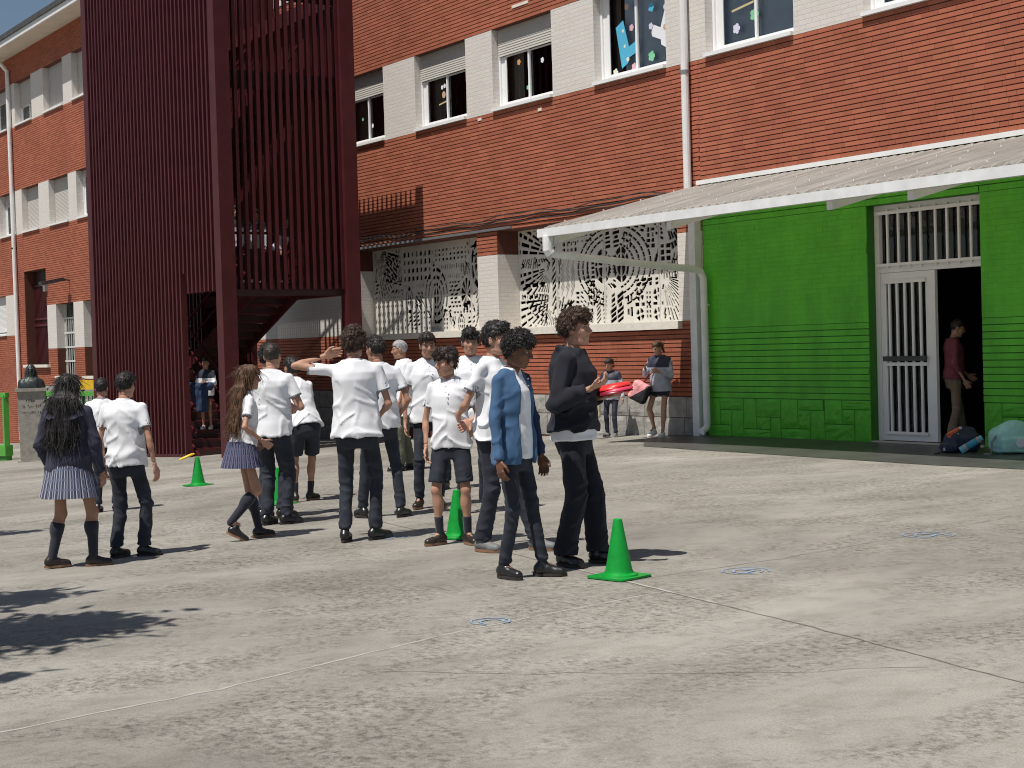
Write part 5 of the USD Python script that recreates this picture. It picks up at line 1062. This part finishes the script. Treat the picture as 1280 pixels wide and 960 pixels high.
    if bottom == 'trousers': obj('trousers', legs_vol(.073, .057, .056, 1.97, .015).mesh(), bm_, pr, smooth=True)
    elif bottom == 'slim': obj('trousers', legs_vol(.070, .052, .046, 1.95, .014).mesh(), bm_, pr, smooth=True)
    elif bottom == 'wide': obj('trousers', legs_vol(.082, .071, .070, 1.99, .016).mesh(), bm_, pr, smooth=True)
    elif bottom == 'shorts': obj('shorts', legs_vol(.086, .083, 0, .86, .010).mesh(), bm_, pr, smooth=True)
    elif bottom == 'short_shorts': obj('shorts', legs_vol(.080, .078, 0, .42, .008).mesh(), bm_, pr, smooth=True)
    elif bottom == 'skirt':
        n = 168; t = np.arange(n + 1) * 2 * math.pi / n; z0, z1 = .045, col.get('hem', -.135); rows = 9; ring, uv = [], []
        for i in range(rows):
            f = i / (rows - 1); z = (z0 + (z1 - z0) * f) * H; rx, ry = (.094 + .042 * f) * H * w + .012, (.072 + .048 * f) * H * w + .012; pl = 1 + (.012 + .045 * f) * (2 * np.abs(((t * 28 / (2 * math.pi)) % 1) - .5) - .5) + .02 * f * np.sin(3 * t + seed)
            ring.append(hip + np.stack([rx * pl * np.cos(t), ry * pl * np.sin(t) - .006 * H, np.full(n + 1, z)], 1)); uv.append(np.stack([t / (2 * math.pi), np.full(n + 1, f)], 1))
        fc = []
        for i in range(rows - 1):
            for j in range(n): a, b, c, d = i * (n + 1) + j, i * (n + 1) + j + 1, (i + 1) * (n + 1) + j + 1, (i + 1) * (n + 1) + j; fc += [[a, c, b], [a, d, c]]
        obj('pleated_skirt', (np.vstack(ring), np.array(fc)), bm_, pr, uv=np.vstack(uv))
    for k in 'LR':
        hj, kn, an, RF, hl = legs[k]
        if socks:
            v = Vol(np.minimum(kn, an) - .09 * s, np.maximum(kn, an) + .09 * s, .009 * q); c = an + (kn - an) * socks[1]
            v.cap(an, c, .0335 * s * lw, (.0335 * s + .016 * s * socks[1]) * lw, .01, cut=(c, unit(kn - an)))
            if socks[1] > .5: v.ell(kn + (an - kn) * .32 - RF @ np.array([0, .014 * s, 0]), (.050 * s * lw, .053 * s * lw, .086 * s), basis(an - kn, (0, 1, .01)), .025 * s); v.plane(c, unit(kn - an))
            obj('sock', v.mesh(), socks[0], pr, smooth=True)
        fo = np.array([an[0], an[1], 0.]); RX = RF @ rotx(-hl * 28); piv = RF @ np.array([0, .10 * s, 0]); Tf = lambda *p: fo + piv + RX @ (np.array(p) * s - np.array([0, .10 * s, 0]))
        v = Vol(fo + np.array([-.22, -.22, -.02]) * s, fo + np.array([.22, .22, .22 + .1 * hl]) * s, .0068 * q)
        v.cap(Tf(0, -.035, .046), Tf(0, .03, .050), .034 * s, .036 * s, .012).cap(Tf(0, .03, .044), Tf(.004, .128, .028), .038 * s, .034 * s, .015).cap(Tf(.012, .09, .024), Tf(-.012, .10, .024), .030 * s, .030 * s, .01).cap(Tf(0, -.02, .06), Tf(0, -.005, .092), .036 * s, .034 * s, .02)
        v.plane(Tf(0, 0, .016), RX @ np.array([0, 0, -1.])); sm = v.mesh()
        p1 = obj('shoe', sm, shoes, pr, smooth=True)
        a_ = np.linspace(0, 2 * math.pi, 29)[:-1]; ox = np.where(np.sin(a_) > 0, .043, .036) * np.cos(a_) + .003 * np.maximum(np.sin(a_), 0); oy = np.where(np.sin(a_) > 0, .128 * np.sin(a_) + .038, .072 * np.sin(a_) + .001 + .037 * (1 + np.minimum(np.sin(a_), 0)))
        sv = MB(); V = np.vstack([[Tf(x, y_, z) for x, y_ in zip(ox * sc, oy * sc)] for z, sc in ((0.0, 1.0), (.020, 1.02))] + [[Tf(0, .03, 0)], [Tf(0, .03, .02)]]); fc = []
        for j in range(28): a, b = j, (j + 1) % 28; fc += [[a, b, 28 + b], [a, 28 + b, 28 + a], [56, b, a], [57, 28 + a, 28 + b]]
        obj('sole', (V, np.array(fc)), sole, p1)
    info = dict(path=pr, hands={k: arms[k][2] + arms[k][3] * .09 * s for k in 'LR'}, T=T, RTO=RTO, hip=hip, H=H, yaw=yaw, base=np.array([xy[0], xy[1], zb]), nb=nb, HP=HP)
    info['world'] = lambda p: np.array([xy[0], xy[1], zb]) + rotz(yaw) @ np.asarray(p)
    return info
def strands(hm, kind, mt, parent, hs, RH, hcn, seed, q):
    """loose strands over the hair so that its edge is soft"""
    V, Fc = hm; r = np.random.default_rng(seed); A, Bv, Cv = V[Fc[:, 0]], V[Fc[:, 1]], V[Fc[:, 2]]; cn = np.cross(Bv - A, Cv - A); ar = np.linalg.norm(cn, axis=1)
    n = int({'crop': 900, 'long': 2600, 'long_loose': 2600}.get(kind, 1700) / q ** 1.5); i = r.choice(len(Fc), n, p=ar / ar.sum()); u, w_ = r.random((n, 1)), r.random((n, 1)); k = (u + w_ > 1).ravel(); u[k], w_[k] = 1 - u[k], 1 - w_[k]
    P0 = A[i] + u * (Bv[i] - A[i]) + w_ * (Cv[i] - A[i]); N = cn[i] / ar[i][:, None]; down = -RH[:, 2] if kind not in ('long', 'long_loose', 'pony') else np.array([0, 0, -1.]); back = -RH[:, 1]
    hl = (P0 - hcn) @ RH / hs; g = {'long': .95 * down + .1 * back, 'long_loose': .95 * down + .1 * back, 'pony': .5 * down + .8 * back}.get(kind)
    if g is None: g = np.where((hl[:, 1:2] > .03) & (hl[:, 2:3] > .03), -back[None] * .8 + down[None] * .35, down[None] * .8 + back[None] * .25)
    else: g = np.repeat(g[None], n, 0)
    g = g + r.normal(0, .13 if kind in ('long', 'long_loose', 'pony') else .35, (n, 3)); g -= N * (g * N).sum(1)[:, None]; g /= np.linalg.norm(g, axis=1)[:, None] + 1e-9
    L_, up, cu = {'short': (.026, .30, .1), 'crop': (.010, .45, .05), 'curly': (.030, .55, .8), 'afro': (.026, .8, 1.0), 'wavy': (.032, .40, .4), 'fringe': (.034, .22, .15), 'long': (.10, .02, .05), 'long_loose': (.10, .03, .07), 'pony': (.04, .12, .05)}[kind]
    ln = L_ * hs * (r.uniform(.3, 1.9, (n, 1)) if kind in ('long', 'long_loose') else r.uniform(.6, 1.4, (n, 1))); sd = np.cross(N, g); ph = r.uniform(0, 6.28, (n, 1)); pts = []
    for t in np.linspace(0, 1, 5): pts.append(P0 - N * .003 + ln * (t * (g * (1 - up * .5) + N * up * (1 - .6 * t)) + .22 * cu * (np.sin(ph + t * 9) - np.sin(ph)) * sd + .18 * cu * (np.cos(ph + t * 9) - np.cos(ph)) * N))
    C = np.stack(pts, 1).reshape(-1, 3); c = UsdGeom.BasisCurves.Define(stage, path_for('strands', parent)); c.CreateTypeAttr('linear'); c.CreatePointsAttr(Vt.Vec3fArray.FromNumpy(C.astype(np.float32))); c.CreateCurveVertexCountsAttr(Vt.IntArray.FromNumpy(np.full(n, 5, np.int32)))
    wd = np.tile(np.array([.0040, .0038, .0034, .0026, .0012]), n) * (.85 if kind != 'crop' else .5); c.CreateWidthsAttr(Vt.FloatArray.FromNumpy(wd.astype(np.float32))); c.SetWidthsInterpolation('vertex')
    UsdShade.MaterialBindingAPI.Apply(c.GetPrim()).Bind(MATS[mt]); c.GetPrim().SetCustomDataByKey('kind', 'stuff')
def hash_(t):
    h = 7
    for c in t: h = (h * 31 + ord(c)) % 1000003
    return h
def _cut_hand(v, sub, wr, d):
    sl, g = sub
    if sl is None: return
    t = (g - wr) @ d + .026; r_ = np.linalg.norm(g - wr - ((g - wr) @ d)[..., None] * d, axis=-1); v.d[sl] = np.where(r_ < .07, np.maximum(v.d[sl], t), v.d[sl])
def _compact(V, Fc):
    u, i = np.unique(Fc, return_inverse=True); return V[u], i.reshape(Fc.shape)
def _flap(p):
    p = np.array(p); n = unit(np.cross(p[1] - p[0], p[2] - p[0])) * .006; k = len(p); f = [[0, i, i + 1] for i in range(1, k - 1)] + [[k, k + i + 1, k + i] for i in range(1, k - 1)]
    for i in range(k): j = (i + 1) % k; f += [[i, k + i, k + j], [i, k + j, j]]
    return np.vstack([p, p + n]), np.array(f)
DN = (.0, .0, -1)
NS = ('sock_navy', .80)
# left group
person('a', (-11.68, 3.73), 6, 1.47, 'girl with long black hair, navy sweater and grey pleated skirt, seen from behind', 'sweater', 'skirt', 'long', 'hair_black', 'skin_tan', w=1.04,
       colors=dict(top='sweater_navy', bottom='plaid_grey', hem=-.155), socks=NS, shoes='shoe_brown', sole='sole_tan', feet=((-.15, -.03, 55), (.15, .03, 62)), head=(6, 4, 0), L=((-.26, -.06, -1), (.16, .5, -.8)), R=((.22, -.03, -1), (.12, .22, -1)), lw=1.16)
person('b', (-16.99, 5.81), 0, 1.50, 'dark haired boy in white polo with navy collar, half hidden at the left', 'polo', 'slim', 'short', 'hair_black', colors=dict(collar='polo_trim', bottom='navy_trouser'), L=((-.30, .0, -1), (-.05, 1, .15)), R=((.3, .05, -1), (-.4, .9, 0)), feet=((-.08, 0, 0), (.12, .02, 20)), q=1.25)
person('c', (-11.93, 4.26), 12, 1.47, 'boy in white polo seen from behind, right beside the girl in the navy sweater', 'polo', 'trousers', 'short', 'hair_black', feet=((-.08, -.06, 20), (.11, .04, 75)), head=(2, 8, 0),
       L=((-.22, -.05, -1), (.02, .25, -1)), R=((.26, -.10, -1), (.14, .12, -1)), w=1.02)
# middle group
person('d', (-12.22, 5.40), 62, 1.48, 'girl with long brown hair in white polo and plaid skirt stepping to the right', 'polo', 'skirt', 'long_loose', 'hair_chestnut', 'skin_light', w=.92, colors=dict(bottom='plaid_navy', hem=-.105), socks=('sock_navy', .86), shoes='shoe_black', sole='sole_tan',
       feet=((-.06, .12, 0), (.07, -.17, 8)), heel=(0, 1.0), head=(14, 2, 0), L=((-.42, -.25, -1), (.35, .55, -.55)), R=((.40, -.38, -1), (-.22, .75, -.55)), lean=5, hips=(0, -.02), lw=1.10)
person('e', (-13.12, 6.08), 14, 1.68, 'tall boy with cropped brown hair and white polo next to the girl stepping right', 'polo', 'trousers', 'crop', 'hair_dark_brown', feet=((-.09, 0, 10), (.09, .03, 45)), head=(0, 6, 0), R=((.42, .05, -1), (-.55, .8, -.1)), L=((-.42, .05, -1), (.55, .8, -.1)), palm=dict(L=(0, -1, 0), R=(0, -1, 0)))
person('f', (-13.75, 6.33), 16, 1.68, 'boy with wavy dark hair in white polo just ahead of the tall cropped boy', 'polo', 'trousers', 'wavy', 'hair_black', feet=((-.09, 0, 10), (.1, .03, 35)), head=(-4, 4, 0), R=((.50, .08, -1), (-.55, .8, -.15)), L=((-.4, .05, -1), (.5, .8, 0)), q=1.15)
person('g', (-15.3, 7.42), -28, 1.64, 'boy in white polo and navy shorts bending forward beside the tower steps', 'polo', 'shorts', 'short', 'hair_black', 'skin_tan', lean=27, twist=-8, hips=(0, -.12), feet=((-.10, -.02, 5), (.10, .05, 55)), socks=('sock_navy', .36), sole='sole_tan', shoes='shoe_brown', head=(-10, -14, 0), L=((-.7, .6, .1), (.5, .8, .1)), R=((.2, .35, -1), (-.2, .9, -.4)), hip_drop=.005, q=1.15)
person('h', (-11.30, 5.98), -2, 1.75, 'curly haired boy in white polo seen from behind with one elbow raised', 'polo', 'slim', 'curly', 'hair_brown', feet=((-.12, -.05, 5), (.12, .04, 50)), head=(8, 3, 0), L=((-1, .02, .16), (.93, .30, .28)), R=((.30, .0, -1), (-.35, .8, -.4)), palm=dict(L=(.2, -1, -.3), R=None), w=1.05, side=-1)
person('i', (-12.75, 6.98), -14, 1.70, 'black haired boy in white polo facing left behind the boy with the raised elbow', 'polo', 'slim', 'short', 'hair_black', 'skin_tan', feet=((-.16, .10, -20), (.17, -.06, 40)), head=(-30, 4, 0), R=((.34, -.22, -1), (-.35, .45, -.7)), L=((-.2, .1, -1), (.2, .8, -.3)))
person('j', (-18.60, 10.58), -100, 1.80, 'grey haired man in an untucked white shirt and olive trousers facing left', 'shirt', 'wide', 'crop', 'hair_grey', 'skin_tan', colors=dict(bottom='khaki_green'), feet=((-.10, .10, -10), (.11, -.08, 20)), head=(8, 6, 0), L=((-.12, .1, -1), (.0, .35, -1)), R=((.15, .0, -1), (0, .3, -1)), shoes='shoe_black', q=1.4, w=1.05)
person('k', (-13.20, 7.79), 172, 1.73, 'boy in white polo facing the viewer, arms hanging, left of the boy in shorts', 'polo', 'slim', 'short', 'hair_dark_brown', 'skin_light', feet=((-.07, .02, -12), (.13, .06, 20)), head=(-4, 8, 3), R=((.22, .0, -1), (.02, .18, -1)), L=((-.18, -.1, -1), (.12, .0, -1)), w=1.0, shoes='shoe_brown', sole='sole_tan')
person('l', (-10.53, 6.40), 190, 1.56, 'boy in white polo, navy shorts and short socks looking to the left, hand in pocket', 'polo', 'shorts', 'fringe', 'hair_dark_brown', 'skin_light', feet=((-.12, .02, -38), (.10, .04, 40)), socks=('sock_navy', .42), shoes='shoe_brown', sole='sole_tan', head=(44, 6, 0), R=((.24, -.10, -1), (-.06, .30, -1)), L=((-.30, -.2, -1), (.45, .1, -.8)), w=.92)
person('m', (-12.40, 7.78), 178, 1.74, 'boy with thick dark hair peering over the shoulder of the boy in profile', 'polo', 'trousers', 'fringe', 'hair_black', 'skin_light', head=(-2, 4, 0), q=1.2)
person('n', (-9.95, 6.42), 118, 1.74, 'boy in white polo in profile behind the blue cardigan, arms behind his back', 'polo', 'trousers', 'wavy', 'hair_black', 'skin_light', feet=((-.10, .30, 0), (.10, -.06, 8)), hips=(0, .02), head=(-2, 2, 0), R=((.20, -.40, -1), (-.62, -.55, -.25)), L=((-.2, -.35, -1), (.6, -.4, -.4)), shoes='shoe_grey', sole='sole_tan', w=1.04)
person('o', (-8.68, 5.77), 128, 1.66, 'slim boy with curly black hair in an open blue cardigan over a white polo', 'cardigan', 'slim', 'afro', 'hair_black', 'skin_dark', feet=((-.12, .12, -28), (.08, -.05, 6)), head=(-14, 16, 0), R=((.20, .03, -1), (.10, .20, -1)), L=((-.20, .05, -1), (-.02, .22, -1)), w=.90, side=0)
tall = person('p', (-8.88, 6.41), 104, 1.80, 'tall curly haired boy in a navy hoodie holding a stack of red discs', 'hoodie', 'wide', 'curly', 'hair_brown', 'skin_light', feet=((-.09, .13, 2), (.11, -.07, 28)), head=(8, -1, 0), colors=dict(top='navy_hoodie', bottom='navy_hoodie'),
       R=((.22, -.22, -1), (.02, 1, .42)), L=((-.09, -.25, -1), (.32, 1, .125)), palm=dict(R=(-.25, -.1, 1), L=(.0, 0, 1)), curl=(14, 42), w=1.04)
# dark haired head seen between shoulders
person('q', (-14.9, 9.1), 176, 1.60, 'dark haired boy almost hidden behind the boy in shorts', 'polo', 'trousers', 'short', 'hair_black', 'skin_tan', q=1.5)
# far people by the wall
kid1 = person('r', (-21.55, 16.36), 205, 1.38, 'small girl with pulled back dark hair in tracksuit by the brick wall', 'track', 'slim', 'pony', 'hair_dark_brown', 'skin_light', colors=dict(top='track_grey', trim='track_navy', bottom='track_navy'), head=(12, 22, 0), kid=True, shoes='shoe_grey', sole='sole_white', feet=((-.07, .02, -5), (.08, .0, 18)), R=((.25, .2, -1), (-.3, .9, .2)), L=((-.3, 0, -1), (-.15, .3, -1)), q=1.7)
kid2 = person('s', (-20.28, 16.42), 208, 1.62, 'girl with tied hair in grey and lilac jacket and navy shorts holding a pink bag', 'track', 'short_shorts', 'pony', 'hair_chestnut', 'skin_light', colors=dict(top='track_grey', trim='track_navy', bottom='sock_navy'), head=(20, 20, 0), shoes='shoe_white', sole='sole_white', feet=((-.08, .14, 0), (.16, -.08, 25)), heel=(0, .6), lw=1.12, R=((.30, .35, -1), (-.35, .75, .45)), L=((-.22, .30, -1), (.55, .8, .25)), q=1.5)
person('t', (-14.80, 17.25), 96, 1.74, 'man in maroon top and khaki trousers standing inside the open doorway', 'longsleeve', 'trousers', 'crop', 'hair_black', 'skin_tan', colors=dict(top='maroon_cloth', bottom='khaki_tan'), shoes='shoe_white', sole='sole_white', feet=((-.10, .14, 5), (.10, -.09, 10)), head=(4, 16, 0), R=((.16, -.06, -1), (.0, .55, -1)), L=((-.2, .1, -1), (.2, .6, -.5)), q=1.3, zbase=.026)
# child on the tower steps, children on the first landing behind the slats
kid3 = person('u', (-30.95, 12.85), 185, 1.50, 'child in white and navy standing on the tower steps carrying a jacket', 'track', 'short_shorts', 'crop', 'hair_black', 'skin_tan', colors=dict(top='polo_white', trim='navy_cloth', bottom='navy_cloth'), kid=True, shoes='shoe_white', sole='sole_white', feet=((-.07, .0, 0), (.08, .02, 8)), R=((.2, .2, -1), (-.3, .7, -.2)), L=((-.2, .3, -1), (.6, .8, .1)), zbase=-.56 + .178 * 3 + .004, q=1.7)
for nm, x, y_, fc, ht, lb, tp in (('v', -28.95, 12.72, 150, 1.55, 'child with light sleeves behind the tower slats nearest the corner post', 'track_lilac'), ('w', -29.0, 13.22, 200, 1.50, 'child in pale blue and grey in the middle of the group on the tower landing', 'track_grey'), ('x', -29.1, 13.75, 120, 1.42, 'child in white shoes crouching to the right on the tower landing', 'track_lilac')):
    person(nm, (x, y_), fc, ht, lb, 'track', 'slim', 'short', 'hair_black', 'skin_tan', colors=dict(top=tp, trim='navy_cloth', bottom='navy_trouser'), kid=True, shoes='shoe_white', sole='sole_white', zbase=2.934, q=1.9, lean=25 if nm == 'x' else 0, group=None)
# ---- what they carry
w_ = kid2['world']; hR, hL = w_(kid2['hands']['R']), w_(kid2['hands']['L'])
def ori(v, f): return v
pk = thing('pink_bag', 'pink and black bag held out in front of the girl by the pipe', 'bag', (-20.42, 16.10, .74), 40)
v = Vol((-.26, -.2, -.32), (.26, .2, .26), .012); v.rbox((0, 0, -.02), (.16, .09, .17), .06, roty(28), k=.03); m_ = bagmesh(v, .012, 12, 5); V, Fc = m_; c = V[Fc].mean(1); kk = (c[:, 0] * .5 - c[:, 2] > .02)
pbody = obj('bag_body', _compact(V, Fc[~kk]), 'bag_pink', pk, smooth=True); obj('black_panel', _compact(V, Fc[kk]), 'bag_black', pk, smooth=True)
obj('drawstring', MB().tube([(.05, 0, .12), (.18, .02, .28), hR * 0 + np.array([.30, .05, .36])], .016, 6).m, 'maroon_plastic', pk)
bp = thing('school_backpack', 'grey and pink backpack worn by the girl with the pink bag', 'backpack', kid2['world'](kid2['T'](0, -.105, .17)), kid2['yaw'])
v = Vol((-.22, -.2, -.28), (.22, .2, .28), .013); v.rbox((0, -.02, 0), (.145, .085, .20), .07, k=.02); obj('bag_body', bagmesh(v, .008, 12, 6), 'track_grey', bp, smooth=True); obj('pocket', MB().mesh(trimesh.creation.icosphere(2, 1.0)).m[0] * np.array([.10, .05, .10]) + np.array([.03, -.10, .10]) if False else (np.array(trimesh.creation.icosphere(2, 1.0).vertices) * np.array([.11, .045, .11]) + np.array([.02, -.095, .06]), trimesh.creation.icosphere(2, 1.0).faces), 'track_lilac', bp, smooth=True)
for sx in (-1, 1): obj('strap', MB().tube([(sx * .10, .06, .17), (sx * .105, .13, .20), (sx * .11, .22, .13), (sx * .12, .235, -.02), (sx * .13, .12, -.14)], .016, 6).m, 'bag_strap', bp)
obj('pompom', (np.array(trimesh.creation.icosphere(2, .035).vertices) + np.array([.19, -.10, .10]), trimesh.creation.icosphere(2, .035).faces), 'bag_pink', bp, smooth=True)
h1 = kid1['world'](kid1['hands']['R'])
cb_ = thing('cloth_bag', 'cream cloth bag hanging at the side of the small girl in the tracksuit', 'bag', (h1[0] - .02, h1[1] - .10, h1[2] - .42), 30)
v = Vol((-.2, -.14, -.26), (.2, .14, .22), .012); v.rbox((0, 0, -.03), (.12, .06, .14), .05, k=.02); obj('bag_body', bagmesh(v, .012, 12, 7), 'bag_cream', cb_, smooth=True); obj('strap', MB().tube([(-.08, 0, .08), (-.03, .02, .32), (.02, .02, .40), (.06, .01, .3), (.08, 0, .08)], .010, 6).m, 'bag_cream', cb_)
hh = (kid3['world'](kid3['hands']['R']) + kid3['world'](kid3['hands']['L'])) / 2
jk = thing('carried_jacket', 'navy blue jacket draped over the arms of the child on the steps', 'jacket', (hh[0], hh[1], hh[2] - .18), kid3['yaw'])
v = Vol((-.3, -.2, -.46), (.3, .2, .28), .013); v.cap((-.2, 0, .16), (.2, 0, .18), .075, .065, .04).rbox((-.02, .01, -.10), (.13, .06, .28), .05, k=.05).cap((.14, 0, .1), (.20, .02, -.16), .05, .04, .03); v.field(lambda p: .016 * (ridge(p * np.array([14, 14, 5]), 3) - .4)); obj('jacket_cloth', v.mesh(), 'cardigan_dark', jk, smooth=True)
